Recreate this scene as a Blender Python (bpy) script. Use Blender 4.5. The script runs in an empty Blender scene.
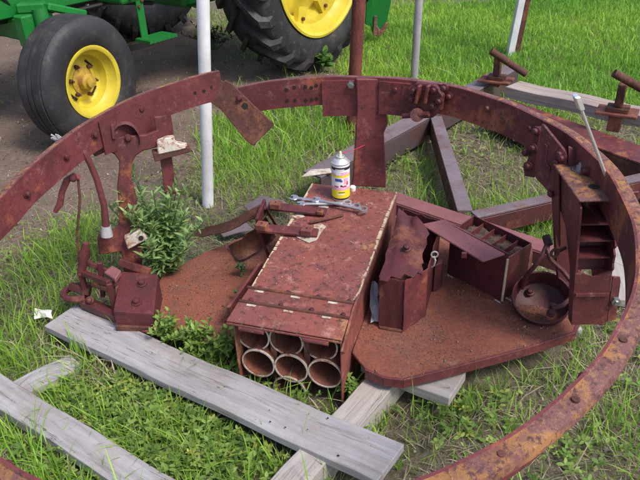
import bpy, math, random
import numpy as np
from mathutils import Vector, Matrix, Quaternion, noise as mnoise
random.seed(7); RNG = np.random.default_rng(7)
S = bpy.context.scene
COL = S.collection
V = Vector

# ------------------------------------------------------------------ camera
FPX, PITCH, ROLL, CAMZ = 650.0, math.radians(31), math.radians(-2), 1.6
F_ = V((0, math.cos(PITCH), -math.sin(PITCH)))
_R, _U = V((1, 0, 0)), V((0, math.sin(PITCH), math.cos(PITCH)))
R_ = _R * math.cos(ROLL) + _U * math.sin(ROLL)
U_ = _U * math.cos(ROLL) - _R * math.sin(ROLL)
O_ = V((0, 0, CAMZ))
cam = bpy.data.objects.new('camera', bpy.data.cameras.new('camera')); COL.objects.link(cam)
cam.data.sensor_width = 36; cam.data.lens = FPX / 640 * 36
cam.data.clip_start = 0.02; cam.data.clip_end = 2000
cam.matrix_world = Matrix(((R_.x, U_.x, -F_.x, O_.x), (R_.y, U_.y, -F_.y, O_.y), (R_.z, U_.z, -F_.z, O_.z), (0, 0, 0, 1)))
S.camera = cam

# ------------------------------------------------------------------ sky, sun, exposure
SUN_EL, SUN_AZ = math.radians(54), math.radians(130)      # azimuth clockwise from +Y: from behind right
w = bpy.data.worlds.new('World'); S.world = w; w.use_nodes = True
wn = w.node_tree; bg = wn.nodes['Background']
sky = wn.nodes.new('ShaderNodeTexSky'); sky.sky_type = 'NISHITA'; sky.sun_disc = False
sky.sun_elevation = SUN_EL; sky.sun_rotation = SUN_AZ
sky.air_density = 1.0; sky.dust_density = 3.0; sky.ozone_density = 1.0
wn.links.new(sky.outputs[0], bg.inputs[0]); bg.inputs[1].default_value = 0.12
sun = bpy.data.objects.new('sun', bpy.data.lights.new('sun', 'SUN')); COL.objects.link(sun)
sun.data.energy = 2.0; sun.data.angle = math.radians(16); sun.data.color = (1, .95, .88)
sd_ = V((math.sin(SUN_AZ) * math.cos(SUN_EL), math.cos(SUN_AZ) * math.cos(SUN_EL), math.sin(SUN_EL)))
sun.rotation_euler = sd_.to_track_quat('Z', 'Y').to_euler()
S.view_settings.view_transform = 'Standard'; S.view_settings.look = 'None'
S.view_settings.gamma = 1; S.view_settings.exposure = 0.84
S.render.engine = 'CYCLES'
S.cycles.max_bounces = 6

# ------------------------------------------------------------------ survey helpers (photo sight line -> place at a known height / plane)
def ray(x, y): return F_ + R_ * ((x - 320) / FPX) - U_ * ((y - 240) / FPX)
def at(x, y, z=None, Y=None):
    d = ray(x, y); t = (z - CAMZ) / d.z if z is not None else Y / d.y
    return O_ + d * t
def atp(x, y, P0, n):
    d = ray(x, y); return O_ + d * ((P0 - O_).dot(n) / d.dot(n))
def topx(P):
    d = P - O_; k = d.dot(F_); return 320 + FPX * d.dot(R_) / k, 240 - FPX * d.dot(U_) / k

# ------------------------------------------------------------------ mesh builder
class MB:
    def __init__(s): s.v = []; s.f = []; s.m = []; s.mi = 0; s.xf = None
    def add(s, vs, fs):
        b = len(s.v)
        for p in vs:
            p = V(p); s.v.append(s.xf @ p if s.xf is not None else p)
        for f in fs: s.f.append([b + i for i in f]); s.m.append(s.mi)
        return s
    def box(s, c, ax, ay, az):          # centre and three half vectors
        c, ax, ay, az = V(c), V(ax), V(ay), V(az)
        vs = [c + ax * i + ay * j + az * k for k in (-1, 1) for j in (-1, 1) for i in (-1, 1)]
        return s.add(vs, [(0, 2, 3, 1), (4, 5, 7, 6), (0, 1, 5, 4), (2, 6, 7, 3), (0, 4, 6, 2), (1, 3, 7, 5)])
    def bar(s, a, b, wd, h, up=(0, 0, 1)):   # bar from a to b, a/b on the axis
        a, b = V(a), V(b); d = (b - a); L = d.length; d.normalize()
        x = d.cross(V(up)).normalized(); z = x.cross(d).normalized()
        return s.box((a + b) / 2, d * (L / 2), x * (wd / 2), z * (h / 2))
    def prism(s, pts, ext):
        pts = [V(p) for p in pts]; e = V(ext); n = len(pts)
        vs = pts + [p + e for p in pts]
        nrm = sum(((pts[i] - pts[0]).cross(pts[(i + 1) % n] - pts[0]) for i in range(1, n - 1)), V((0, 0, 0)))
        fs = [tuple(range(n)), tuple(range(2 * n - 1, n - 1, -1))] + [(i, i + n, (i + 1) % n + n, (i + 1) % n) for i in range(n)]
        if nrm.dot(e) > 0: fs = [tuple(reversed(f)) for f in fs]
        return s.add(vs, fs)
    def tube(s, path, r, n=8, closed=False):
        path = [V(p) for p in path]; N = len(path)
        rs = r if isinstance(r, (list, tuple)) else [r] * N
        vs = []; prev = None
        for i, p in enumerate(path):
            a = path[i - 1] if (i > 0 or closed) else p; b = path[(i + 1) % N] if (i < N - 1 or closed) else p
            d = (b - a).normalized()
            if prev is None:
                x = d.cross(V((0, 0, 1)));
                if x.length < .05: x = d.cross(V((1, 0, 0)))
                x.normalize()
            else: x = (prev - d * prev.dot(d)).normalized()
            prev = x; y = d.cross(x)
            vs += [p + (x * math.cos(t) + y * math.sin(t)) * rs[i] for t in [2 * math.pi * k / n for k in range(n)]]
        fs = []
        for i in range(N if closed else N - 1):
            for k in range(n):
                j = (i + 1) % N
                fs.append((i * n + k, i * n + (k + 1) % n, j * n + (k + 1) % n, j * n + k))
        if not closed: fs += [tuple(range(n - 1, -1, -1)), tuple((N - 1) * n + k for k in range(n))]
        return s.add(vs, fs)
    def lathe(s, prof, n=32, closed=False):   # profile of (r, z) about local z
        vs = []; P = len(prof)
        for k in range(n):
            t = 2 * math.pi * k / n
            vs += [V((r * math.cos(t), r * math.sin(t), z)) for r, z in prof]
        fs = []
        for k in range(n):
            for i in range(P if closed else P - 1):
                j = (i + 1) % P; l = (k + 1) % n
                fs.append((k * P + i, l * P + i, l * P + j, k * P + j))
        if not closed:
            if prof[0][0] > 1e-6: fs.append(tuple(k * P for k in range(n - 1, -1, -1)))
            if prof[-1][0] > 1e-6: fs.append(tuple(k * P + P - 1 for k in range(n)))
        return s.add(vs, fs)
    def build(s, name, mats, parent=None, bevel=0, smooth=False, loc=None, seg=1, angle=35):
        org = ORG.get(root_of(parent), V((0, 0, 0))) if parent else (V(loc) if loc is not None else V((0, 0, 0)))
        me = bpy.data.meshes.new(name)
        me.from_pydata([p - org for p in s.v], [], s.f)
        mats = mats if isinstance(mats, (list, tuple)) else [mats]
        for m in mats: me.materials.append(m)
        if len(mats) > 1: me.polygons.foreach_set('material_index', s.m)
        me.validate()
        o = bpy.data.objects.new(name, me); COL.objects.link(o)
        if parent: o.parent = parent
        else: o.location = org; ORG[o.name] = org
        if bevel:
            b = o.modifiers.new('bevel', 'BEVEL'); b.width = bevel; b.segments = seg; b.limit_method = 'ANGLE'; b.angle_limit = math.radians(40)
        if smooth:
            me.shade_smooth() if hasattr(me, 'shade_smooth') else None
            me.polygons.foreach_set('use_smooth', [True] * len(me.polygons))
            try: me.set_sharp_from_angle(angle=math.radians(angle))
            except Exception: pass
        return o
ORG = {}
def root_of(o):
    while o.parent: o = o.parent
    return o.name
def frame(c, z, xh=(1, 0, 0)):
    z = V(z).normalized(); x = V(xh); x = (x - z * x.dot(z))
    if x.length < 1e-4: x = V((0, 1, 0)) - z * z.y
    x.normalize(); y = z.cross(x); c = V(c)
    return Matrix(((x.x, y.x, z.x, c.x), (x.y, y.y, z.y, c.y), (x.z, y.z, z.z, c.z), (0, 0, 0, 1)))
def thing(name, label, cat, loc, group=None):
    o = bpy.data.objects.new(name, None); COL.objects.link(o); o.location = loc; o.empty_display_size = .05
    ORG[o.name] = V(loc); return tag(o, label, cat, group)
def tag(o, label=None, cat=None, group=None, kind=None):
    if label: o['label'] = label
    if cat: o['category'] = cat
    if group: o['group'] = group
    if kind: o['kind'] = kind
    return o
def inst(me_obj, parent, M):              # a shared-mesh piece under parent, placed by a world matrix
    o = me_obj.copy(); COL.objects.link(o); o.parent = parent
    o.matrix_basis = Matrix.Translation(-ORG.get(root_of(parent), V((0, 0, 0)))) @ M
    return o
def proto(mb, name, mats, bevel=0, smooth=False):
    me = bpy.data.meshes.new(name); me.from_pydata(mb.v, [], mb.f)
    for m in (mats if isinstance(mats, (list, tuple)) else [mats]): me.materials.append(m)
    if len(me.materials) > 1: me.polygons.foreach_set('material_index', mb.m)
    if smooth:
        me.polygons.foreach_set('use_smooth', [True] * len(me.polygons)); me.set_sharp_from_angle(angle=math.radians(40))
    return me
def place(me, name, parent, M):
    o = bpy.data.objects.new(name, me); COL.objects.link(o); o.parent = parent
    o.matrix_basis = Matrix.Translation(-ORG.get(root_of(parent), V((0, 0, 0)))) @ M
    return o

# ------------------------------------------------------------------ materials
def nd(nt, t, **kw):
    n = nt.nodes.new(t)
    for k, v in kw.items(): setattr(n, k, v)
    return n
def newmat(name):
    m = bpy.data.materials.new(name); m.use_nodes = True
    nt = m.node_tree; return m, nt, nt.nodes['Principled BSDF']
def coords(nt, scale=(1, 1, 1), mode='pos'):
    if mode == 'pos':
        g = nd(nt, 'ShaderNodeNewGeometry'); out = g.outputs['Position']
    else:
        g = nd(nt, 'ShaderNodeTexCoord'); out = g.outputs['Object']
    mp = nd(nt, 'ShaderNodeMapping'); mp.inputs['Scale'].default_value = scale
    nt.links.new(out, mp.inputs['Vector'])
    if mode == 'obj':
        oi = nd(nt, 'ShaderNodeObjectInfo'); cb = nd(nt, 'ShaderNodeCombineXYZ'); mu = nd(nt, 'ShaderNodeMath', operation='MULTIPLY'); mu.inputs[1].default_value = 37
        nt.links.new(oi.outputs['Random'], mu.inputs[0])
        for i in range(3): nt.links.new(mu.outputs[0], cb.inputs[i])
        nt.links.new(cb.outputs[0], mp.inputs['Location'])
    return mp.outputs['Vector']
def noise(nt, vec, scale, detail=6, rough=.6):
    n = nd(nt, 'ShaderNodeTexNoise'); n.inputs['Scale'].default_value = scale; n.inputs['Detail'].default_value = detail; n.inputs['Roughness'].default_value = rough
    nt.links.new(vec, n.inputs['Vector']); return n.outputs['Fac']
def ramp(nt, fac, lo, hi, inv=False):
    r = nd(nt, 'ShaderNodeMapRange'); r.inputs['From Min'].default_value = lo; r.inputs['From Max'].default_value = hi
    if inv: r.inputs['To Min'].default_value = 1; r.inputs['To Max'].default_value = 0
    nt.links.new(fac, r.inputs['Value']); return r.outputs[0]
def mix(nt, fac, a, b):
    m = nd(nt, 'ShaderNodeMix', data_type='RGBA')
    if isinstance(fac, (int, float)): m.inputs['Factor'].default_value = fac
    else: nt.links.new(fac, m.inputs['Factor'])
    for k, c in (('A', a), ('B', b)):
        sock = [i for i in m.inputs if i.name == k and i.type == 'RGBA'][0]
        if isinstance(c, (tuple, list)): sock.default_value = (*c[:3], 1)
        else: nt.links.new(c, sock)
    return [o for o in m.outputs if o.type == 'RGBA'][0]
def bump(nt, bsdf, h, strength=.4, dist=.004):
    b = nd(nt, 'ShaderNodeBump'); b.inputs['Strength'].default_value = strength; b.inputs['Distance'].default_value = dist
    nt.links.new(h, b.inputs['Height']); nt.links.new(b.outputs[0], bsdf.inputs['Normal'])
def steel(name, base, rust, spot, rust_at=(.52, .68), spot_at=(.60, .70), s=7, fine=55, rough=.62, bst=.35, streak=None, dust=None, wear=None):
    m, nt, b = newmat(name); v = coords(nt)
    v2 = coords(nt, streak) if streak else v
    big = noise(nt, v, s * .45, 10, .72)
    c0 = mix(nt, ramp(nt, big, .38, .60), base, tuple(x * .66 for x in base))
    c1 = mix(nt, ramp(nt, noise(nt, v2, s, 10, .72), *rust_at), c0, rust)
    f2 = noise(nt, v, fine, 6, .75); f3 = noise(nt, v, fine * 3.1, 4, .7)
    if wear is not None:          # rust blooming through the primer in ragged patches, with pitted cores
        wn_ = noise(nt, coords(nt, (1, 1, .8)), 4.2, 12, .74)
        c1 = mix(nt, ramp(nt, wn_, wear[1], wear[1] + .10), c1, wear[0])
        c1 = mix(nt, ramp(nt, wn_, wear[1] + .10, wear[1] + .17), c1, tuple(x * .45 for x in wear[0]))
    c2 = mix(nt, ramp(nt, f2, *spot_at), c1, spot)
    c2 = mix(nt, ramp(nt, f3, .62, .76), c2, tuple(min(1, x * 1.7 + .03) for x in base))
    if dust is not None:
        c2 = mix(nt, ramp(nt, noise(nt, v, 16, 10, .8), dust[1], dust[1] + .16), c2, dust[0])
    oi = nd(nt, 'ShaderNodeObjectInfo')
    c2 = mix(nt, ramp(nt, oi.outputs['Random'], 0, 4.2), c2, tuple(x * .4 for x in rust))
    nt.links.new(c2, b.inputs['Base Color'])
    rr = nd(nt, 'ShaderNodeMapRange'); rr.inputs['From Min'].default_value = .35; rr.inputs['From Max'].default_value = .65
    rr.inputs['To Min'].default_value = max(.2, rough - .14); rr.inputs['To Max'].default_value = min(1, rough + .2)
    nt.links.new(big, rr.inputs['Value']); nt.links.new(rr.outputs[0], b.inputs['Roughness'])
    b.inputs['Specular IOR Level'].default_value = .35
    mx = nd(nt, 'ShaderNodeMath', operation='MULTIPLY_ADD'); mx.inputs[1].default_value = 2.2
    nt.links.new(noise(nt, v, 9, 3, .5), mx.inputs[0]); nt.links.new(f2, mx.inputs[2])
    bump(nt, b, mx.outputs[0], bst, .004)
    return m
def plain(name, c, rough=.5, metal=0, var=.25, s=30, bst=.1, spec=.5):
    m, nt, b = newmat(name); v = coords(nt)
    f = noise(nt, v, s, 6)
    nt.links.new(mix(nt, ramp(nt, f, .3, .7), c, tuple(x * (1 - var) for x in c)), b.inputs['Base Color'])
    b.inputs['Roughness'].default_value = rough; b.inputs['Metallic'].default_value = metal; b.inputs['Specular IOR Level'].default_value = spec
    bump(nt, b, f, bst, .002); return m

M = {}
M['maroon'] = steel('maroon_primer', (.180, .045, .050), (.095, .026, .030), (.080, .026, .028), (.48, .58), (.53, .64), 5, 60, .46, .45, dust=((.30, .15, .14), .56), wear=((.32, .105, .050), .545))
M['maroon_dark'] = steel('dark_maroon_primer', (.125, .030, .036), (.07, .022, .026), (.055, .020, .022), (.49, .60), (.54, .66), 6, 60, .42, .5, dust=((.20, .085, .08), .58), wear=((.20, .07, .042), .55))
M['box_paint'] = steel('dusty_red_box_paint', (.290, .088, .070), (.185, .062, .056), (.085, .036, .036), (.49, .58), (.52, .62), 5, 48, .55, .45, dust=((.45, .26, .21), .555), wear=((.37, .19, .085), .56))
M['floor_rust'] = steel('rusty_red_floor', (.290, .092, .058), (.175, .072, .054), (.11, .046, .038), (.50, .60), (.47, .62), 5, 130, .85, .9, dust=((.30, .175, .13), .57), wear=((.33, .125, .065), .55))
M['rust_top'] = steel('orange_rust_rim', (.36, .175, .07), (.16, .070, .070), (.085, .038, .040), (.46, .54), (.51, .60), 16, 60, .7, .8, dust=((.42, .24, .12), .57), wear=((.20, .075, .06), .545))
M['rim_maroon'] = steel('rubbed_maroon_rim', (.17, .070, .076), (.25, .13, .085), (.085, .036, .038), (.50, .60), (.53, .62), 10, 60, .55, .5, dust=((.33, .21, .19), .55))
M['rust_dark'] = steel('brown_rust', (.105, .040, .032), (.18, .072, .038), (.045, .02, .02), (.50, .60), (.53, .64), 10, 70, .7, .7, dust=((.22, .12, .09), .58))
M['red_rust'] = steel('patchy_red_rust', (.17, .052, .046), (.25, .095, .055), (.09, .035, .03), (.45, .60), (.60, .70), 14, 80, .7, .5)
M['pink_bar'] = steel('faded_pink_primer', (.27, .105, .115), (.20, .08, .075), (.15, .055, .06), (.50, .62), (.56, .68), 6, 70, .6, .25)
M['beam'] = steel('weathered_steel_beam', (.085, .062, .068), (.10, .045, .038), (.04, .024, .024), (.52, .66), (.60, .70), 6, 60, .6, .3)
M['beam_light'] = steel('pale_steel_and_lit_tops', (.205, .165, .19), (.14, .07, .062), (.15, .11, .12), (.52, .66), (.62, .70), 8, 60, .6, .3)  # beam tops: their lit look is put into the colour; tin scraps share it
M['chip_white'] = steel('chipped_white_paint', (.62, .58, .50), (.30, .11, .06), (.36, .18, .12), (.50, .60), (.58, .66), 38, 120, .7, .5)
M['chip_edge'] = steel('flaking_pale_edge', (.60, .50, .36), (.36, .17, .09), (.24, .09, .06), (.54, .64), (.60, .68), 30, 120, .8, .6)
M['dirt_fill'] = steel('packed_brown_soil', (.085, .055, .045), (.12, .08, .06), (.035, .022, .02), (.45, .6), (.52, .62), 30, 90, .95, 1)
M['black'] = plain('black_paint', (.015, .014, .015), .5)
M['hole'] = plain('dark_hole_shade', (.02, .01, .01), .9)  # near-black colour stands in for the shade inside holes that are not cut
M['chrome'] = plain('chrome_steel', (.9, .9, .95), .2, .8, .1, 80)
M['wrench'] = plain('dull_tool_steel', (.60, .60, .65), .42, .8, .3, 60)
M['bolt_zinc'] = plain('zinc_bolt', (.45, .45, .46), .4, .9, .4, 90)
M['tyre'] = steel('weathered_tyre_rubber', (.030, .029, .036), (.05, .046, .05), (.085, .07, .06), (.48, .62), (.60, .72), 4, 40, .55, .25, dust=((.12, .095, .08), .57))
M['tyre_dusty'] = steel('dusty_rear_tyre_rubber', (.026, .026, .032), (.05, .045, .043), (.09, .08, .07), (.48, .62), (.60, .72), 5, 40, .6, .3, dust=((.14, .11, .09), .55))
M['yellow'] = steel('yellow_wheel_paint', (.72, .58, .05), (.60, .46, .05), (.40, .25, .05), (.50, .62), (.62, .70), 6, 60, .42, .1, dust=((.46, .36, .14), .58))
M['yellow_dirt'] = steel('worn_yellow_hub', (.50, .34, .04), (.34, .17, .05), (.20, .10, .05), (.46, .62), (.58, .70), 25, 80, .6, .2)
M['green'] = steel('green_tractor_paint', (.014, .21, .038), (.012, .14, .028), (.06, .10, .04), (.5, .62), (.62, .74), 3, 40, .36, .1, dust=((.11, .15, .075), .57))
M['white_post'] = steel('white_post_paint', (.84, .84, .88), (.60, .58, .60), (.45, .43, .42), (.60, .75), (.72, .80), 5, 45, .5, .1, streak=(1, 1, .2))
M['red_post'] = steel('peeling_red_post', (.20, .055, .040), (.11, .03, .026), (.30, .12, .07), (.45, .58), (.58, .68), 18, 70, .75, .6, streak=(1.4, 1.4, .4))
M['galv'] = steel('galvanised_post', (.42, .41, .44), (.30, .28, .29), (.22, .19, .18), (.48, .62), (.62, .72), 14, 70, .5, .2, streak=(1, 1, .3))
M['plastic'] = plain('grey_plastic_film', (.30, .31, .35), .25, 0, .4, 30)
M['paper'] = plain('white_scrap', (.72, .71, .68), .8, 0, .15, 60)

def wood(name, a, b, dark, stain):
    m, nt, bs = newmat(name)
    vg = coords(nt, (1.5, 30, 30), 'obj'); vb = coords(nt, (1, 1, 1), 'obj')
    g = noise(nt, vg, 1.6, 9, .62); g2 = noise(nt, coords(nt, (1.2, 130, 130), 'obj'), 2.2, 4, .6)
    c = mix(nt, ramp(nt, g, .36, .64), a, b)
    c = mix(nt, ramp(nt, g2, .60, .82), c, dark)
    c = mix(nt, ramp(nt, noise(nt, vb, 4.5, 9, .72), .47, .66), c, stain)
    c = mix(nt, ramp(nt, noise(nt, coords(nt, (.8, 9, 9), 'obj'), 3.0, 8, .7), .56, .70), c, tuple(x * .62 for x in stain))
    c = mix(nt, ramp(nt, noise(nt, vb, 75, 4, .7), .66, .72), c, dark)
    ck = noise(nt, coords(nt, (.55, 16, 16), 'obj'), 1.7, 5, .55)
    sb = nd(nt, 'ShaderNodeMath', operation='SUBTRACT'); sb.inputs[1].default_value = .52; nt.links.new(ck, sb.inputs[0])
    ab_ = nd(nt, 'ShaderNodeMath', operation='ABSOLUTE'); nt.links.new(sb.outputs[0], ab_.inputs[0])
    gate = ramp(nt, noise(nt, vb, 3.1, 3, .5), .55, .62); crk = nd(nt, 'ShaderNodeMath', operation='MULTIPLY')
    nt.links.new(ramp(nt, ab_.outputs[0], .001, .006, True), crk.inputs[0]); nt.links.new(gate, crk.inputs[1])
    c = mix(nt, crk.outputs[0], c, (.04, .034, .033))
    nt.links.new(c, bs.inputs['Base Color']); bs.inputs['Roughness'].default_value = .85; bs.inputs['Specular IOR Level'].default_value = .2
    mx = nd(nt, 'ShaderNodeMath', operation='ADD'); nt.links.new(g, mx.inputs[0]); nt.links.new(g2, mx.inputs[1])
    bump(nt, bs, mx.outputs[0], .6, .003); return m
M['wood_grey'] = wood('weathered_grey_wood', (.37, .355, .375), (.27, .255, .27), (.15, .135, .135), (.27, .24, .225))
M['wood_pale'] = wood('pale_weathered_wood', (.41, .38, .36), (.30, .27, .26), (.19, .165, .155), (.33, .29, .26))
M['wood_brown'] = wood('brown_weathered_wood', (.37, .31, .29), (.24, .19, .17), (.12, .085, .075), (.31, .26, .25))

def leafmat(name, attr=True, c=(.06, .14, .03), trans=.42):
    m, nt, b = newmat(name)
    out = nt.nodes['Material Output']
    if attr:
        a = nd(nt, 'ShaderNodeAttribute'); a.attribute_name = 'tint'; src = a.outputs['Color']
    else:
        v = coords(nt); src = mix(nt, ramp(nt, noise(nt, v, 25, 3), .3, .7), c, tuple(x * .6 for x in c))
    nt.links.new(src, b.inputs['Base Color']); b.inputs['Roughness'].default_value = .5; b.inputs['Specular IOR Level'].default_value = .3
    t = nd(nt, 'ShaderNodeBsdfTranslucent'); nt.links.new(src, t.inputs['Color'])
    mx = nd(nt, 'ShaderNodeMixShader'); mx.inputs[0].default_value = trans
    nt.links.new(b.outputs[0], mx.inputs[1]); nt.links.new(t.outputs[0], mx.inputs[2]); nt.links.new(mx.outputs[0], out.inputs['Surface'])
    return m
M['blade'] = leafmat('grass_blades'); M['weed'] = leafmat('weed_leaves')
M['stem'] = plain('green_stem', (.10, .14, .045), .7)

def soil():
    m, nt, b = newmat('yard_soil'); v = coords(nt)
    a = nd(nt, 'ShaderNodeAttribute'); a.attribute_name = 'tint'
    n1 = noise(nt, v, 3.2, 8, .65); n2 = noise(nt, v, 38, 8, .7); n3 = noise(nt, v, 130, 4, .7)
    d = mix(nt, ramp(nt, n1, .35, .65), (.235, .172, .136), (.165, .116, .092))
    d = mix(nt, ramp(nt, n2, .52, .68), d, (.30, .245, .215))
    d = mix(nt, ramp(nt, n3, .60, .70), d, (.055, .040, .036))
    g = mix(nt, ramp(nt, n2, .42, .62), (.125, .105, .070), (.215, .185, .130))
    g = mix(nt, ramp(nt, n3, .60, .70), g, (.34, .30, .22))
    sp = nd(nt, 'ShaderNodeSeparateColor'); nt.links.new(a.outputs['Color'], sp.inputs[0])
    nt.links.new(mix(nt, sp.outputs[0], d, g), b.inputs['Base Color']); b.inputs['Roughness'].default_value = .95; b.inputs['Specular IOR Level'].default_value = .15
    mx = nd(nt, 'ShaderNodeMath', operation='ADD'); nt.links.new(n2, mx.inputs[0]); nt.links.new(n3, mx.inputs[1])
    bump(nt, b, mx.outputs[0], 1, .012); return m
M['soil'] = soil()

# ------------------------------------------------------------------ ground
def poly(*px): return np.array([tuple(at(x, y, 0))[:2] for x, y in px])
def inpoly(x, y, P):
    r = np.zeros(x.shape, bool); n = len(P); j = n - 1
    for i in range(n):
        xi, yi = P[i]; xj, yj = P[j]
        r ^= ((yi > y) != (yj > y)) & (x < (xj - xi) * (y - yi) / (yj - yi + 1e-12) + xi); j = i
    return r
def edge_dist(x, y, P):
    d = np.full(x.shape, 1e9); n = len(P)
    for i in range(n):
        a = P[i]; b = P[(i + 1) % n]; ab = b - a; L = (ab ** 2).sum() + 1e-12
        t = np.clip(((x - a[0]) * ab[0] + (y - a[1]) * ab[1]) / L, 0, 1)
        d = np.minimum(d, np.hypot(x - a[0] - ab[0] * t, y - a[1] - ab[1] * t))
    return d
def sdist(x, y, P):
    d = edge_dist(x, y, P); return np.where(inpoly(x, y, P), d, -d)
_tab = RNG.random((256, 256))
def vnoise(x, y, s):
    x = x * s; y = y * s; xi = np.floor(x).astype(int); yi = np.floor(y).astype(int); fx = x - xi; fy = y - yi
    fx = fx * fx * (3 - 2 * fx); fy = fy * fy * (3 - 2 * fy)
    g = lambda i, j: _tab[i % 256, j % 256]
    return (g(xi, yi) * (1 - fx) + g(xi + 1, yi) * fx) * (1 - fy) + (g(xi, yi + 1) * (1 - fx) + g(xi + 1, yi + 1) * fx) * fy
def fbm(x, y, s): return (vnoise(x, y, s) * .55 + vnoise(x + 7.3, y - 3.1, s * 2.1) * .3 + vnoise(x - 2.7, y + 9.2, s * 4.3) * .15)
# trampled earth along the tractor, and the bare strip beyond it
DIRT = np.array([(-9, 1.6), (-2.6, 1.9)] + [tuple(at(*p, 0))[:2] for p in ((-40, 330), (0, 285), (45, 240), (85, 215), (130, 225), (185, 212), (205, 165), (228, 118), (262, 100), (300, 90), (345, 86), (356, 74))] + [(.05, 5.6), (-.65, 6.0), (-1.1, 7.0), (-1.7, 8.2), (-4, 11), (-9, 12)])
LAWN = np.array([(.15, 5.0), (.55, 4.7), (.9, 4.6), (1.5, 4.8), (2.1, 4.2), (3.0, 3.7), (9, 2.5), (14, 14), (3, 16), (-.2, 9.2), (.3, 7.0)])
def dirtness(x, y):
    return np.clip((sdist(x, y, DIRT) + (fbm(x, y, 2.2) - .5) * .55) / .18 + .5, 0, 1)
def ground_z(x, y):
    near = np.clip(1.4 - np.hypot(x, y - 3) / 14, 0, 1)
    return ((fbm(x, y, 1.1) - .5) * .05 + (fbm(x + 3, y, 6) - .5) * .018) * near - .012
def axis(lo, hi, st, far):
    a = list(np.arange(lo, hi + st / 2, st)); s = st; x = hi
    while x < far: s *= 1.35; x += s; a.append(x)
    s = st; x = lo
    while x > -far: s *= 1.35; x -= s; a.insert(0, x)
    return np.array(a)
gx = axis(-5, 5, .05, 400); gy = axis(-.5, 9.5, .05, 400)
X, Y = np.meshgrid(gx, gy); Z = ground_z(X, Y)
nx, ny = len(gx), len(gy)
me = bpy.data.meshes.new('ground')
idx = np.arange(nx * ny).reshape(ny, nx)
q = np.stack([idx[:-1, :-1], idx[:-1, 1:], idx[1:, 1:], idx[1:, :-1]], -1).reshape(-1, 4)
def fast_mesh(me, verts, faces, k):
    me.vertices.add(len(verts)); me.vertices.foreach_set('co', verts.astype(np.float32).ravel())
    me.loops.add(faces.size); me.loops.foreach_set('vertex_index', faces.astype(np.int32).ravel())
    me.polygons.add(len(faces)); me.polygons.foreach_set('loop_start', np.arange(0, faces.size, k, dtype=np.int32))
    me.update(calc_edges=True)
def tint(me, cols):
    a = me.color_attributes.new('tint', 'FLOAT_COLOR', 'POINT')
    a.data.foreach_set('color', np.concatenate([cols, np.ones((len(cols), 1))], 1).astype(np.float32).ravel())
fast_mesh(me, np.stack([X, Y, Z], -1).reshape(-1, 3), q, 4)
gd = 1 - dirtness(X, Y).ravel() * .97
tint(me, np.stack([gd, gd, gd], 1))
me.polygons.foreach_set('use_smooth', np.ones(len(me.polygons), bool))
me.materials.append(M['soil'])
ground = bpy.data.objects.new('ground', me); COL.objects.link(ground)
tag(ground, 'bare brown earth and thatch of the farm yard', None, None, 'structure')
def gz(x, y): return float(ground_z(np.array([x]), np.array([y]))[0])

EXCL = []     # footprints kept clear of grass

# ------------------------------------------------------------------ planks
def footprint(pts): EXCL.append(np.array([(p[0], p[1]) for p in pts]))
def plank(name, a, b, wd, th, mat, label, cat='plank', warp=.004, group=None, seed=1):
    a, b = V(a), V(b); d = b - a; L = d.length; d.normalize()
    x = V((0, 0, 1)).cross(d).normalized(); z = d.cross(x)
    rnd = random.Random(seed); n = max(6, int(L / .07)); mb = MB(); vs = []
    for i in range(n + 1):
        t = L * (i / n - .5); wv = warp * math.sin(i * .9 + seed)
        e = .006 * rnd.random() if 0 < i < n else 0
        ex = rnd.uniform(-.006, .006) if i in (0, n) else 0
        vs += [(t + ex, wd / 2 - e * .5, wv), (t - ex, -wd / 2 + e * .6, wv), (t - ex, -wd / 2, wv - th), (t + ex, wd / 2, wv - th)]
    fs = []
    for i in range(n):
        k = i * 4
        for j in range(4): fs.append((k + j, k + 4 + j, k + 4 + (j + 1) % 4, k + (j + 1) % 4))
    fs += [(0, 1, 2, 3), (n * 4 + 3, n * 4 + 2, n * 4 + 1, n * 4)]
    me = bpy.data.meshes.new(name); me.from_pydata(vs, [], [tuple(reversed(f)) for f in fs]); me.materials.append(mat)
    o = bpy.data.objects.new(name, me); COL.objects.link(o)
    c = (a + b) / 2
    o.matrix_world = Matrix(((d.x, x.x, z.x, c.x), (d.y, x.y, z.y, c.y), (d.z, x.z, z.z, c.z), (0, 0, 0, 1)))
    bv = o.modifiers.new('bevel', 'BEVEL'); bv.width = .003; bv.segments = 2; bv.limit_method = 'ANGLE'
    tag(o, label, cat, group)
    footprint([a + x * wd / 2, b + x * wd / 2, b - x * wd / 2, a - x * wd / 2])
    return o
plank('plank', at(60, 315, .060), at(391, 463, .122), .155, .028, M['wood_grey'], 'long weathered grey plank running from the rusty casting across the pale timber', seed=3)
plank('plank', at(-60, 352, .06), at(170, 497, .06), .105, .04, M['wood_grey'], 'narrower grey plank in the lower left corner', seed=5)
plank('timber', at(394, 366, .092), at(262, 512, .092), .10, .09, M['wood_pale'], 'pale square timber passing under the long grey plank', 'timber', seed=8)
plank('plank', at(458, 385, .1), at(372, 352, .1), .145, .04, M['wood_pale'], 'short pale plank end sticking out under the rusty floor plate', seed=9)
plank('plank', at(2, 397, .035), at(76, 359, .03), .10, .03, M['wood_grey'], 'short half buried grey plank between the two long planks', seed=12)
plank('plank', at(513, 84, .24), at(665, 116, .24), .17, .07, M['wood_brown'], 'thick brown plank lying behind the ring beside the pin brackets', seed=15)
plank('plank', at(612, 245, .04), at(626, 300, .04), .11, .035, M['wood_pale'], 'pale plank on the grass glimpsed between bin column and ring', seed=17)

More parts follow.
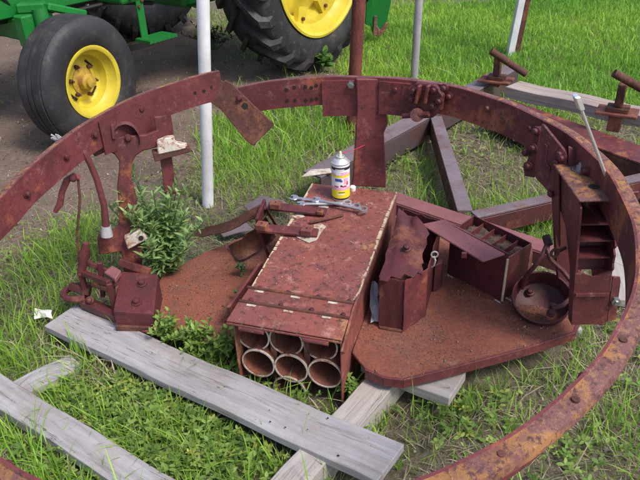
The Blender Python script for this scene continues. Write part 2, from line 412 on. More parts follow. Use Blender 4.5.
_pl = bpy.data.objects['plank']; _nh = bpy.data.meshes.new('nail_hole'); _mb = MB(); _mb.lathe([(0, 0), (.0045, 0), (.0035, .0012), (0, .0012)], 8); _nh.from_pydata(_mb.v, [], _mb.f); _nh.materials.append(M['hole'])
for _i in range(7):
    _o = bpy.data.objects.new('nail_hole', _nh); COL.objects.link(_o); _o.parent = _pl
    _L = _pl.dimensions.x / 2 if False else .70
    _o.location = (random.uniform(.30, .60), random.uniform(-.06, .06), .0042); _k = random.uniform(.35, .8); _o.scale = (_k * random.uniform(1, 2), _k, 1)
# ------------------------------------------------------------------ fence posts and poles
def post(px0, px1, r, mat, label, h=2.3, z0=0.0, name='post', second=None, foot=False):
    b = at(*px0, 0); t = atp(*px1, b, V((0, 1, 0))); d = (t - b).normalized()
    mb = MB()
    if foot:
        o = thing(name, label, 'post', b)
        MB().tube([b + d * .11, b + d * .6, b + d * 1.2, b + d * h], r, 14).build('painted_shaft', mat, o, smooth=True)
        MB().tube([b - d * .1, b + d * .05, b + d * .109], r * .97, 14).build('bare_foot', M['galv'], o, smooth=True)
    elif second is None:
        mb.tube([b - d * .1, b + d * .5, b + d * 1.2, b + d * h], r, 14)
        o = mb.build(name, mat, smooth=True, loc=b)
    else:
        o = thing(name, label, 'post', b)
        MB().bar(b - d * .1 + V((-r * .5, 0, 0)), b + d * h + V((-r * .5, 0, 0)), r * 1.1, r * 1.3, (0, 1, 0)).build('white_side', mat, o, bevel=.004)
        MB().bar(b - d * .1 + V((r * .55, .008, 0)), b + d * h + V((r * .55, .008, 0)), r * .9, r * 1.3, (0, 1, 0)).build('rusty_side', second, o, bevel=.004)
    return tag(o, label, 'post')
post((208, 203), (203, 0), .030, M['white_post'], 'slim white painted pole standing behind the left side of the ring')
post((352, 130), (359, 0), .041, M['red_post'], 'round red rusted pole just right of the large rear tyre')
post((414, 79), (419, 0), .031, M['galv'], 'thin grey galvanised pole on the lawn')
post((513, 53), (524, 0), .052, M['white_post'], 'white pole with a rusty red side far out on the lawn', second=M['rust_dark'])

# ------------------------------------------------------------------ tractor
TF = at(103, 141, 0); HD = V((-.61, -.79, 0)).normalized(); SD = V((.79, -.61, 0)).normalized()
STEER = V((.875, -.485, 0)).normalized()
trac = thing('tractor', 'green tractor with yellow wheels parked on bare earth', 'tractor', TF)
def tl(l, w_, z): return TF + HD * l + SD * w_ + V((0, 0, z))
def tbox(mb, l0, l1, w0, w1, z0, z1):
    return mb.box(tl((l0 + l1) / 2, (w0 + w1) / 2, (z0 + z1) / 2), HD * (l1 - l0) / 2, SD * (w1 - w0) / 2, V((0, 0, (z1 - z0) / 2)))
def front_wheel(c, R, wd, rim_r, axis_out, out_part=True):
    mt = frame(c, axis_out, (0, 0, 1))
    wh = MB(); wh.xf = mt
    h = wd / 2
    prof = [(rim_r, -h * .72), (rim_r + .02, -h * .86), (R * .72, -h * 1.0), (R * .86, -h * .98), (R * .94, -h * .86), (R * .972, -h * .70)]
    for z0, z1 in ((-.62, -.20), (-.12, .12), (.20, .62)):            # ribs of the front tread with grooves between
        prof += [(R * .955, h * (z0 - .03)), (R * .992, h * z0), (R, h * (z0 + z1) / 2), (R * .992, h * z1), (R * .955, h * (z1 + .03))]
    prof += [(R * .972, h * .70), (R * .94, h * .86), (R * .86, h * .98), (R * .72, h), (R * .64, h * .97), (rim_r + .02, h * .86), (rim_r, h * .72)]
    wh.lathe(prof, 56, True)
    w = wh.build('front_wheel', M['tyre'], trac, smooth=True, angle=50)
    rm = MB(); rm.xf = mt
    rr = rim_r
    rm.lathe([(rr + .012, h * .82), (rr + .016, h * .88), (rr + .004, h * .90), (rr - .012, h * .84), (rr - .02, h * .60), (rr - .045, h * .42), (rr - .05, h * .05), (rr - .058, -h * .02),
              (rr - .075, -h * .05), (.10, h * .10), (.075, h * .12), (.075, -h * .3), (rr - .03, -h * .3), (rr - .008, h * .5), (rr + .002, h * .82)], 48, True)
    rim = rm.build('rim', M['yellow'], w, smooth=True, angle=40)
    hb = MB(); hb.xf = mt
    hb.lathe([(0, -h * .3), (.085, -h * .3), (.085, h * .16), (.07, h * .2), (.055, h * .22), (.05, h * .52), (.036, h * .60), (.034, h * .74), (0, h * .78)], 24)
    hb.build('hub', M['yellow_dirt'], w, smooth=True)
    bm = MB(); bm.lathe([(0, 0), (.014, 0), (.014, .018), (.008, .022), (.008, .036), (0, .036)], 6)
    bme = proto(bm, 'lug_nut', M['rust_dark'])
    for k in range(6):
        a = k * math.pi / 3 + .3
        place(bme, 'lug_nut', w, mt @ Matrix.Translation((.098 * math.cos(a), .098 * math.sin(a), h * .09)))
    sm = MB(); sm.box((0, 0, 0), (.035, 0, 0), (0, .008, 0), (0, 0, .004)); sme = proto(sm, 'slot', M['hole'])
    for k in range(4):
        a = k * math.pi / 2 + .75; rr2 = rr - .088
        place(sme, 'slot', w, mt @ Matrix.Translation((rr2 * math.cos(a), rr2 * math.sin(a), h * .01)) @ Matrix.Rotation(a + math.pi / 2, 4, 'Z'))
    return w
FR = .40
front_wheel(tl(0, -.10, FR - .01), FR, .27, .21, STEER)
front_wheel(tl(0, -1.9, FR - .01), FR, .27, .21, -STEER)
# rear wheels
def rear_wheel(c, R, wd, rim_r, axis_out):
    mt = frame(c, axis_out, (0, 0, 1)); h = wd / 2
    mb = MB(); mb.xf = mt
    prof = [(rim_r, -h * .8), (rim_r + .03, -h * .92), (R * .78, -h), (R * .88, -h * .96), (R * .93, -h * .84), (R * .945, -h * .4), (R * .95, 0), (R * .945, h * .4), (R * .93, h * .84), (R * .88, h * .96), (R * .78, h), (rim_r + .03, h * .92), (rim_r, h * .8)]
    mb.lathe(prof, 72, True)
    wl = mb.build('rear_wheel', M['tyre_dusty'], trac, smooth=True, angle=60)
    lg = MB()
    n = 22
    for sgn, nm in ((1, 0), (-1, 1)):
        lg = MB(); pts = []
        N = 6
        for i in range(N + 1):
            t = i / N; z = sgn * h * (.03 + .99 * t); ang = .30 * t; rb = R * (.942 - .075 * max(0, t - .75) / .25 * 1.2); rt = R * (1.0 - .09 * max(0, t - .82) / .18)
            wdt = (.030 + .012 * t) / R
            for (a, r) in ((ang - wdt, rb - .01), (ang - wdt * .72, rt), (ang + wdt * .72, rt), (ang + wdt, rb - .01)):
                pts.append((r * math.cos(a), r * math.sin(a), z))
        fs = []
        for i in range(N):
            k = i * 4
            for j in range(3): fs.append((k + j, k + j + 1, k + 5 + j, k + 4 + j))
        fs += [(3, 2, 1, 0), (N * 4, N * 4 + 1, N * 4 + 2, N * 4 + 3)]
        lg.add(pts, fs if sgn > 0 else [tuple(reversed(f)) for f in fs])
        me_l = proto(lg, 'lug', M['tyre_dusty'])
        for k in range(n):
            place(me_l, 'lug', wl, mt @ Matrix.Rotation(2 * math.pi * (k + .5 * nm) / n, 4, 'Z'))
    rm = MB(); rm.xf = mt; rr = rim_r
    rm.lathe([(rr + .02, h * .9), (rr + .026, h * .98), (rr + .008, h * 1.0), (rr - .015, h * .93), (rr - .03, h * .66), (rr - .07, h * .5), (rr - .075, h * .2), (rr - .12, h * .12), (rr - .13, -h * .1),
              (.2, -h * .05), (.12, h * .1), (.12, -h * .4), (rr - .06, -h * .4), (rr - .02, h * .5), (rr + .004, h * .9)], 56, True)
    rim = rm.build('rim', M['yellow'], wl, smooth=True, angle=40)
    cp = MB(); cp.box((0, 0, 0), (.075, 0, 0), (0, .055, 0), (0, 0, .025)); cme = proto(cp, 'rim_clamp', M['yellow'])
    for k in range(8):
        a = k * math.pi / 4 + .55
        place(cme, 'rim_clamp', wl, mt @ Matrix.Translation(((rr - .13) * math.cos(a), (rr - .13) * math.sin(a), h * .22)) @ Matrix.Rotation(a, 4, 'Z'))
        place(bme_big, 'rim_bolt', wl, mt @ Matrix.Translation(((rr - .11) * math.cos(a), (rr - .11) * math.sin(a), h * .22 + .025)))
    hb = MB(); hb.xf = mt
    hb.lathe([(0, -h * .4), (.15, -h * .4), (.15, h * .15), (.10, h * .2), (.09, h * .7), (0, h * .72)], 24).build('hub', M['yellow_dirt'], wl, smooth=True)
    return wl
_b = MB(); _b.lathe([(0, 0), (.016, 0), (.016, .02), (0, .02)], 6); bme_big = proto(_b, 'rim_bolt', M['rust_dark'])
rear_wheel(tl(-2.12, .03, .81), .83, .46, .53, SD)
rear_wheel(tl(-2.12, -2.05, .81), .84, .46, .49, -SD)
# front axle, frame rails, engine side, step and rear hitch
mb = MB(); tbox(mb, -.07, .09, -1.42, -.42, .60, .74); mb.build('front_axle', M['green'], trac, bevel=.012)
for wa0 in (-.50, -.98):
    mb = MB(); tbox(mb, -.10, .12, wa0, wa0 + .1, .575, .77); mb.build('axle_collar', M['green'], trac, bevel=.01)
mb = MB(); mb.tube([tl(0, -.33, .40), tl(0, -.36, .62), tl(0, -.38, .80)], [.05, .055, .045], 14); mb.tube([tl(0, -.36, .40), tl(0, -.16, .40)], .045, 12)
mb.build('kingpin', M['green'], trac, smooth=True)
mb = MB(); mb.tube([tl(-.12, -.40, .66), tl(-.2, -.6, .68), tl(-.22, -1.1, .69)], .018, 8); mb.build('tie_rod', M['black'], trac, smooth=True)
mb = MB(); mb.bar(tl(-.06, -.40, .80), tl(-.34, -.42, .70), .07, .05); mb.bar(tl(-.06, -.40, .80), tl(.06, -.52, .80), .09, .06); mb.build('steering_arm', M['green'], trac, bevel=.01)
mb = MB(); tbox(mb, -2.2, .55, -.62, -.56, .74, .98); mb.build('frame_rail', M['green'], trac, bevel=.008)
mb = MB(); tbox(mb, -2.2, .55, -1.10, -1.04, .74, .98); mb.build('frame_rail', M['green'], trac, bevel=.008)
mb = MB(); tbox(mb, -1.3, .7, -1.04, -.62, .70, 1.30); mb.build('engine_block', M['black'], trac, bevel=.02)
mb = MB(); tbox(mb, -1.25, .95, -1.06, -.60, 1.05, 1.62); mb.build('hood', M['green'], trac, bevel=.05, seg=3)
mb = MB(); tbox(mb, -2.6, -1.3, -1.15, -.5, .55, 1.25); mb.build('transmission_case', M['green'], trac, bevel=.03)
mb = MB(); tbox(mb, -1.35, -.55, -.57, -.28, .73, .95); mb.build('side_tank', M['green'], trac, bevel=.02, seg=2)
mb = MB(); mb.tube([tl(-2.22, -1.9, .84), tl(-2.22, -.1, .84)], .11, 14); mb.build('rear_axle', M['green'], trac, smooth=True)
st = MB(); tbox(st, -.735, -.675, -.30, -.285, .47, .78); st = st.build('step_hanger', M['green'], trac, bevel=.004)
mb = MB(); L0, L1, W0, W1 = -.89, -.645, -.31, -.17
for k in range(6): tbox(mb, L0 + .002, L1 - .002, W0 + (W1 - W0) * k / 5 - .006, W0 + (W1 - W0) * k / 5 + .006, .465, .487)
for k in range(7): tbox(mb, L0 + (L1 - L0) * k / 6 - .006, L0 + (L1 - L0) * k / 6 + .006, W0 - .008, W1 + .008, .463, .484)
mb.build('step_tread', M['green'], trac)
mb = MB(); tbox(mb, -.95, -.5, -.56, -.50, .35, .40); mb.bar(tl(-.45, -.55, .72), tl(-.72, -.6, .30), .03, .05); mb.build('drag_link', M['black'], trac, bevel=.005)
for pts_ in ([(-.1, -.52, .78), (-.3, -.56, .70), (-.6, -.5, .72), (-.95, -.45, .66)], [(.15, -.55, .90), (.0, -.6, .72), (-.25, -.58, .76)]):
    MB().tube([tl(*p_) for p_ in pts_], .014, 8).build('hose', M['black'], trac, smooth=True)
for l_ in (-.62, -.85, -1.08, -1.28): place(bme_big, 'frame_bolt', trac, frame(tl(l_, -.278, .77), SD))
for l_ in (-.69, -.72): place(bme_big, 'frame_bolt', st, frame(tl(l_, -.284, .735 if l_ < -.7 else .70), SD) @ Matrix.Scale(.7, 4))
# hitch hanging behind the far side of the rear wheel
hp = at(380, 40, .02); hn = V((0, -1, 0))
mb = MB(); mb.prism([atp(x, y, hp, hn) for x, y in ((366, -30), (392, -30), (391, 2), (387, 22), (380, 33), (373, 34), (370, 24), (372, 8), (366, 4))], V((0, .05, 0)))
hit = mb.build('hitch_arm', M['green'], trac, bevel=.006)
mb = MB(); mb.prism([atp(x, y, hp + V((0, -.045, 0)), hn) for x, y in ((362, -30), (372, -30), (374, 10), (370, 26), (365, 24), (366, 6))], V((0, .04, 0))); mb.build('side_plate', M['green'], hit, bevel=.005)
mb = MB(); mb.prism([atp(x, y, hp + V((0, -.012, 0)), hn) for x, y in ((374, 16), (377, 16), (377, 26), (380, 30), (386, 22), (388, 24), (384, 33), (379, 37), (373, 35))], V((0, .06, 0))); mb.build('wear_shoe', M['rust_top'], hit, bevel=.004)
mb = MB(); mb.tube([tl(-2.3, -.9, .75), hp + V((0, .05, .55))], .05, 10); mb.build('lift_arm', M['green'], trac, smooth=True)

# ------------------------------------------------------------------ steel trailer frame behind the ring
fr = thing('trailer_frame', 'low steel trailer frame of welded beams lying behind the ring', 'frame', at(440, 150, 0))
def beam(a, b, wd, h, name, side, top, parent=fr):
    a, b = V(a), V(b); d = (b - a).normalized(); x = d.cross(V((0, 0, 1))).normalized(); L = (b - a).length
    mb = MB(); z = V((0, 0, 1))
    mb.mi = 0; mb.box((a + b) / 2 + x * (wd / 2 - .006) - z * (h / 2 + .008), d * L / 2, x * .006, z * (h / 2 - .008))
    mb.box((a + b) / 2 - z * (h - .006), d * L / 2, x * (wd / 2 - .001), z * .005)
    mb.mi = 1; mb.box((a + b) / 2 - z * .006, d * L / 2, x * wd / 2, z * .006)  # top slot is paler than the sides: light from above put into the colour
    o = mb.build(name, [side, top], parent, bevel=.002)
    footprint([a + x * wd / 2, b + x * wd / 2, b - x * wd / 2, a - x * wd / 2]); return o
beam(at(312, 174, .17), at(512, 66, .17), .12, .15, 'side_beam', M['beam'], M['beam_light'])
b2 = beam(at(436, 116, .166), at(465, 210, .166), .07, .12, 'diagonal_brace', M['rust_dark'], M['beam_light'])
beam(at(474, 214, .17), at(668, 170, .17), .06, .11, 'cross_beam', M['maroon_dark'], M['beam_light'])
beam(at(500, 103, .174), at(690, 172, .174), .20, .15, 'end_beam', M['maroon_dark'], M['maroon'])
mb = MB(); e = at(303, 176, .178); e2 = at(326, 170, .178); mb.prism([at(302, 177, .1745), at(311, 170, .1745), at(330, 169, .1745), at(333, 173, .1745)], V((0, 0, .004))); mb.build('paint_patch', M['chip_white'], fr)
def pin_bracket(base_px, zb, ztop, pin0, pin1, tall):
    b = at(*base_px, zb); d = V((.86, -.5, 0)); x = V((.5, .86, 0))
    mb = MB(); mb.box(b + V((0, 0, .008)), d * .11, x * .075, V((0, 0, .008))); pl = mb.build('bracket_plate', M['red_rust'], fr, bevel=.003)
    MB().box(b + V((0, 0, .028)), d * .06, x * .05, V((0, 0, .012))).build('pad', M['rust_dark'], pl, bevel=.003)
    hgt = ztop - zb
    MB().box(b + V((0, 0, .04 + hgt / 2)), d * .022, x * .03, V((0, 0, hgt / 2))).build('upright', M['rust_dark'], pl, bevel=.004)
    p0, p1 = atp(*pin0, b - V((0, .06, 0)), V((0, 1, 0))), atp(*pin1, b - V((0, .10, 0)), V((0, 1, 0)))
    MB().tube([p0, p0.lerp(p1, .5), p1], .023, 14).build('pin', M['rust_dark'], pl, smooth=True)
    if tall:
        g = b - V((0, 0, .0)); MB().box(g - V((0, 0, (zb - .174) / 2 + .001)), d * .035, x * .05, V((0, 0, (zb - .174) / 2 - .001))).build('riser', M['red_rust'], pl, bevel=.003)
    return pl
pin_bracket((496, 81), .20, .345, (491, 51), (526, 74), True)
pin_bracket((617, 113), .27, .40, (614, 73), (652, 94), True)

# ------------------------------------------------------------------ the split ring and its basket
CX, CY, RO, RW = -.1096, 1.6173, .9600, .0460
RI = RO - RW
def dzl(th):
    t = max(0, min(1, (math.radians(164) - th) / math.radians(58))); return .083 * t * (2 - t) * .97 if th < math.radians(164) else 0
def rp(th, r, dz=0, lift=None):
    x = CX + r * math.cos(th); y = CY + r * math.sin(th)
    l = dzl(th) if th < math.radians(300) else 0
    return V((x, y, .73 + .0758 * (x - CX) + .0933 * (y - CY) + l + dz))
def rad(th): return V((math.cos(th), math.sin(th), 0))
def thx(x, lo=35, hi=165, right=False):       # ring angle whose inner face shows at photo column x
    lo, hi = math.radians(lo), math.radians(hi)
    off = 2 * math.pi if right else 0
    for _ in range(50):
        m = (lo + hi) / 2
        if topx(rp(m + off, RI))[0] > x: lo = m
        else: hi = m
    return (lo + hi) / 2 + off
RIGHT = lambda x, lo=2, hi=108: thx(x, lo, hi, True)
bk = thing('turret_ring_basket', 'rusty maroon split steel ring with basket floor, ammunition box and bin column', 'turret basket', (0, 2.0, 0))
prof = [(RI, .005, 0), (RI + .007, .005, 1), (RI + .009, 0, 1), (RO - .014, 0, 1), (RO - .004, -.004, 1), (RO, -.014, 0), (RO, -.026, 0), (RO - .010, -.026, 0), (RO - .010, -.016, 0), (RI + .012, -.016, 0), (RI + .012, -.108, 0), (RI, -.108, 0)]
A0, A1 = math.radians(106.2), math.radians(360 + 103.5)
mb = MB(); N = 220; vs = []; P = len(prof)
for i in range(N + 1):
    th = A0 + (A1 - A0) * i / N
    wob = .0025 * math.sin(th * 9) + .0015 * math.sin(th * 23 + 1)
    for r, z, _ in prof: vs.append(rp(th, r + wob * .6, z + wob * .5))
for i in range(N):
    for j in range(P):
        k = (j + 1) % P
        tdeg = math.degrees(A0 + (A1 - A0) * i / N) % 360
        mb.mi = (2 if 34 + 6 * math.sin(i) < tdeg < 106 else 1) if (prof[j][2] and j in (1, 2, 3)) else (1 if j in (4, 5) and tdeg > 200 else 0)
        mb.add([], []); mb.f.append((i * P + j, (i + 1) * P + j, (i + 1) * P + k, i * P + k)); mb.m.append(mb.mi)
mb.mi = 0
mb.f += [tuple(range(P)), tuple(N * P + j for j in range(P - 1, -1, -1))]; mb.m += [0, 0]; mb.v = vs
ring = mb.build('ring', [M['maroon'], M['rust_top'], M['rim_maroon']], bk, smooth=True, angle=30)
# bolts on the inner face
_b = MB(); _b.lathe([(0, -.004), (.0155, -.004), (.0155, .003), (.0105, .004), (.0105, .012), (.008, .015), (0, .016)], 10); BOLT = proto(_b, 'bolt', M['maroon_dark'], smooth=True)
_b = MB(); _b.lathe([(0, -.002), (.0085, -.002), (.0080, .0015), (.003, .0022), (0, .0012)], 10); SCREW = proto(_b, 'screw', M['rust_dark'], smooth=True)
_b = MB(); _b.lathe([(0, -.001), (.0075, -.001), (.0075, .0016), (0, .0016)], 10); RHOLE = proto(_b, 'bolt_hole', M['hole'])
_b = MB(); _b.lathe([(0, 0), (.015, 0), (.015, .012), (.008, .013), (.008, .02), (0, .02)], 6); NUT = proto(_b, 'nut', M['bolt_zinc'])
def ringbolt(th, dz, me=BOLT, nm='bolt', off=0.0, par=None):
    p = rp(th, RI - off, dz); place(me, nm, par or ring, frame(p, -rad(th)))
for x, dz in ((139, -.04), (92, -.045), (62, -.05), (22, -.055)): ringbolt(thx(x), dz)
for x, dz in ((396, -.035), (450, -.030), (489, -.035), (533, -.04), (567, -.05), (590, -.05)): ringbolt(RIGHT(x), dz)
for x in (286, 294, 305, 311, 316):
    for dz in (-.028, -.078): ringbolt(RIGHT(x), dz + random.uniform(-.006, .006), RHOLE, 'bolt_hole', -.0005)
for x in (176, 184, 193, 202, 210): ringbolt(thx(x), -.055 + random.uniform(-.008, .008), RHOLE, 'bolt_hole', -.0005)
for q in ((619, 338), (574, 398), (503, 455)):
    best = min((((topx(rp(t, (RI + RO) / 2))[0] - q[0]) ** 2 + (topx(rp(t, (RI + RO) / 2))[1] - q[1]) ** 2, t) for t in [math.radians(275 + i * .25) for i in range(380)]))[1]
    place(SCREW, 'screw', ring, frame(rp(best, (RI + RO) / 2, .001), (0, 0, 1)))
for q in ((442, 462), (578, 375), (17, 452)):
    rng = [math.radians(180 + i * .25) for i in range(720)]
    best = min((((topx(rp(t, RI - .01, -.03))[0] - q[0]) ** 2 + (topx(rp(t, RI - .01, -.03))[1] - q[1]) ** 2, t) for t in rng))[1]
    ringbolt(best, -.03)
# gusset plates on the ring
def gusset(x0, x1, z0, z1, name, mat, right=True, off=.006, par=None, skew=0):
    f_ = RIGHT if right else thx
    t0, t1 = f_(x0), f_(x1); mb = MB(); n = 6; fr_, bk_ = [], []
    for i in range(n + 1):
        t = t0 + (t1 - t0) * i / n
        fr_ += [(rp(t, RI - off - .004, z0), rp(t, RI - off - .004, z1 + skew * i / n))]; bk_ += [(rp(t, RI - .0005, z0), rp(t, RI - .0005, z1 + skew * i / n))]
    vs = [p for a, b in fr_ for p in (a, b)] + [p for a, b in bk_ for p in (a, b)]; m = 2 * (n + 1); fs = []
    for i in range(n):
        k = 2 * i
        fs += [(k, k + 1, k + 3, k + 2), (m + k, m + k + 2, m + k + 3, m + k + 1), (k, k + 2, m + k + 2, m + k), (k + 1, m + k + 1, m + k + 3, k + 3)]
    fs += [(0, m, m + 1, 1), (2 * n, 2 * n + 1, m + 2 * n + 1, m + 2 * n)]
    return mb.add(vs, fs).build(name, mat, par or ring)
gusset(322, 362, -.006, -.150, 'gusset_plate', M['maroon'])
gusset(380, 412, -.006, -.135, 'gusset_plate', M['maroon'])
gusset(97, 166, -.008, -.135, 'gusset_plate', M['maroon'], False, .005, skew=-.05)
place(NUT, 'nut', ring, frame(rp(RIGHT(352), RI - .01, -.02), -rad(RIGHT(352))))
# rear post from ring to box
tp = RIGHT(371); n_in = -rad(tp); tang = V((-math.sin(tp), math.cos(tp), 0))
pc = rp(tp, RI - .013, 0)
n0 = V((0, -1, 0))
mb = MB()
mb.prism([atp(x, y, pc, n0) for x, y in ((356, 79), (384, 79), (386, 84), (385, 108), (388, 118), (388, 124), (384, 133), (386, 172), (386, 188), (352, 186), (355, 150), (357, 110))], V((0, .045, -.004)))
mb.build('rear_post', M['maroon'], bk, bevel=.004)
# latch casting
tc = RIGHT(427); cc = rp(tc, RI - .012, -.04); nc = -rad(tc)
mb = MB(); mb.prism([atp(x, y, cc, nc) for x, y in ((411, 86), (419, 81), (437, 83), (446, 94), (444, 108), (435, 116), (420, 117), (412, 108), (405, 99))], nc * .028)
lt = mb.build('latch_casting', M['maroon_dark'], bk, bevel=.006, seg=2)
for x in (418, 427):
    a, b = atp(x + 2, 85, cc + nc * .035, nc), atp(x - 1, 103, cc + nc * .035, nc); MB().bar(a, b, .012, .03, nc).build('rib', M['maroon'], lt, bevel=.003)
for x, y in ((414, 91), (412, 99), (434, 90), (439, 101), (444, 88), (433, 106)): place(BOLT, 'bolt', lt, frame(atp(x, y, cc + nc * .03, nc), nc))
MB().tube([atp(417, 115, cc, nc), atp(417, 115, cc + nc * .06, nc)], .026, 14).build('pivot', M['maroon_dark'], lt, smooth=True)
MB().tube([atp(403, 116, cc + nc * .05, nc), atp(429, 114, cc + nc * .05, nc)], .010, 10).build('handle', M['maroon_dark'], lt, smooth=True)
# bent plate hanging over the break in the ring
pp = rp(RIGHT(236), RI - .05, -.05); pn = V((-.15, -.95, .28)).normalized()
mb = MB(); mb.prism([atp(x, y, pp, pn) for x, y in ((225, 80), (231, 83), (252, 104), (274, 124), (270, 129), (253, 146), (246, 141), (221, 110), (207, 100), (212, 92), (220, 84))], -pn * .012)
pl = mb.build('bent_plate', M['rust_dark'], bk, bevel=.002)
place(BOLT, 'bolt', pl, frame(atp(240, 98, pp, pn), pn)); 
_b = MB(); _b.lathe([(0, -.001), (.013, -.001), (.013, .0012), (0, .0012)], 14); place(proto(_b, 'hole', M['hole']), 'hole', pl, frame(atp(245, 106, pp, pn), pn))

# ---- left arm hanging from the ring
tl_ = thx(125); al = rp(tl_, RI - .035, -.09); nl = V((.25, -.95, .1)).normalized()
mb = MB(); mb.prism([atp(x, y, al, nl) for x, y in ((90, 142), (112, 139), (127, 136), (146, 135), (158, 130), (159, 147), (143, 151), (136, 156), (132, 163), (131, 178), (134, 188), (137, 200), (137, 226), (140, 236), (143, 250), (141, 278), (146, 298), (122, 298), (124, 270), (121, 252), (99, 255), (97, 237), (113, 232), (119, 225), (119, 205), (117, 188), (119, 170), (119, 161), (114, 154), (106, 152), (95, 157), (90, 152))], -nl * .025)
arm = mb.build('side_arm', M['maroon'], bk, bevel=.004)
arc = []
for i in range(15):
    a = math.pi * i / 14; q_ = (125 - 15 * math.cos(a), 141 - 20 * math.sin(a)); arc.append([atp(*q_, al - nl * .065, nl), atp(*q_, al, nl), atp(*q_, al + nl * .012, nl)])
ARC = arc
mb = MB(); mb.prism([atp(x, y, al + V((0, .03, 0)), nl) for x, y in ((118, 137), (116, 128), (120, 123), (127, 124), (132, 130), (134, 136))], -nl * .004); mb.build('opening', M['hole'], arm)
mb = MB(); a, b = atp(112, 124, al, nl), atp(114, 138, al, nl); mb.bar(a, b, .012, .04, nl); mb.build('rib', M['maroon'], arm, bevel=.002)
place(BOLT, 'bolt', arm, frame(atp(109, 134, al, nl), nl)); place(BOLT, 'bolt', arm, frame(atp(128, 138, al, nl), nl))
mb = MB(); q0 = atp(160, 116, al + V((0, .01, 0)), nl); q1 = atp(171, 194, al + V((0, .02, 0)), nl); mb.bar(q0, q1, .045, .012, nl); mb.build('flat_strap', M['maroon'], bk, bevel=.002)
# white peeling block on the arm
mb = MB(); mb.prism([atp(x, y, al - V((0, .03, 0)), nl) for x, y in ((152, 153), (190, 147), (191, 152), (155, 162))], -nl * .05); wb = mb.build('bracket_shelf', M['rust_dark'], bk, bevel=.003)
mb = MB(); mb.prism([atp(x, y, al - V((0, .035, 0)), nl) for x, y in ((157, 142), (166, 138), (174, 137), (176, 143), (188, 145), (186, 149), (158, 155))], -nl * .035); mb.build('peeling_block', M['chip_white'], wb, bevel=.004)
mb = MB(); mb.prism([atp(x, y, al - V((0, .04, 0)), nl) for x, y in ((124, 238), (140, 230), (144, 234), (149, 239), (128, 250))], -nl * .03); wb = mb.build('peeling_tab', M['chip_white'], bk, bevel=.004)
place(proto(MB().lathe([(0, -.001), (.010, -.001), (.010, .002), (0, .002)], 10), 'hole', M['hole']), 'hole', wb, frame(atp(141, 238, al - V((0, .042, 0)), nl), nl))
# lever and hook
lv = al - V((0, .06, 0))
mb = MB(); mb.tube([atp(x, y, lv, nl) for x, y in ((64, 143), (76, 147), (84, 152), (90, 163), (97, 180), (104, 205), (106, 226))], [.016, .016, .013, .0115, .0115, .012, .015], 10)
lev = mb.build('lever', M['maroon'], bk, smooth=True)
MB().tube([atp(106, 226, lv, nl), atp(107, 236, lv, nl)], [.018, .023], 12).build('grey_tip', M['galv'], lev, smooth=True)
mb = MB()
for k in range(9):
    a = atp(66 + random.uniform(-1, 1), 143 + random.uniform(-1, 1), lv, nl); b = atp(53 + random.uniform(-3, 5), 139 + random.uniform(-5, 4), lv + V((0, random.uniform(-.02, .02), 0)), nl)
    mb.tube([a, a.lerp(b, .5) + V((0, 0, random.uniform(-.006, .012))), b], .0035, 5)
mb.build('frayed_cable_end', M['galv'], lev)
mb = MB(); mb.tube([atp(x, y, lv, nl) for x, y in ((80, 178), (74, 176), (67, 180), (62, 192), (60, 204), (55, 212))], [.011, .013, .013, .011, .012, .008], 8); mb.build('hook', M['maroon'], bk, smooth=True)
place(BOLT, 'bolt', lev, frame(atp(73, 178, lv + nl * .01, nl), nl))
mb = MB(); mb.tube([atp(78, 178, lv, nl), atp(80, 200, lv, nl), atp(77, 235, lv - V((0, .02, 0)), nl), at(80, 275, .18), at(85, 306, .09)], [.0045, .005, .0045, .005, .005], 6); mb.build('dangling_wire', M['rust_dark'], bk, smooth=True)

# ---- floor plates
FLZ = .15
right_floor = [at(x, y, FLZ) for x, y in ((352, 352), (366, 369), (384, 377), (403, 379), (440, 370), (520, 349), (574, 332), (579, 318), (560, 290), (520, 262), (440, 215), (392, 235), (380, 275))]
mb = MB(); mb.prism(right_floor, V((0, 0, -.012))); fl = mb.build('floor_plate', M['floor_rust'], bk, bevel=.002)
mb = MB(); rim_pts = right_floor[1:8]
for a, b in zip(rim_pts[:-1], rim_pts[1:]):
    d = (b - a).normalized(); nn = d.cross(V((0, 0, 1))).normalized()
    mb.box((a + b) / 2 - V((0, 0, .016)) + nn * .002, d * ((b - a).length / 2 + .001), nn * .005, V((0, 0, .018)))
mb.build('floor_lip', M['maroon'], fl, bevel=.001)
footprint(right_floor)
left_floor = [at(x, y, .085) for x, y in ((140, 330), (162, 275), (205, 252), (240, 238), (275, 226), (300, 250), (240, 345))]
mb = MB(); nfl = 10; cen = sum(left_floor, V((0, 0, 0))) / len(left_floor)
mb.prism(left_floor, V((0, 0, -.012))); mb.build('floor_plate', M['floor_rust'], bk, bevel=.002); footprint(left_floor)
mb = MB(); mb.bar(at(229, 312, .17), at(262, 266, .22), .012, .05, (0, 0, 1)); mb.build('side_rail', M['maroon'], bk, bevel=.002)
# faded cross bar behind the bins
mb = MB(); a, b = at(392, 197, .19), at(588, 262, .19); mb.bar(a, b, .09, .012); mb.bar(a + V((-.03, -.03, -.03)), b + V((-.03, -.03, -.03)), .012, .06); mb.build('cross_bar', M['pink_bar'], bk, bevel=.002); 
footprint([a + V((.03, .04, 0)), b + V((.03, .04, 0)), b - V((.03, .04, 0)), a - V((.03, .04, 0))])

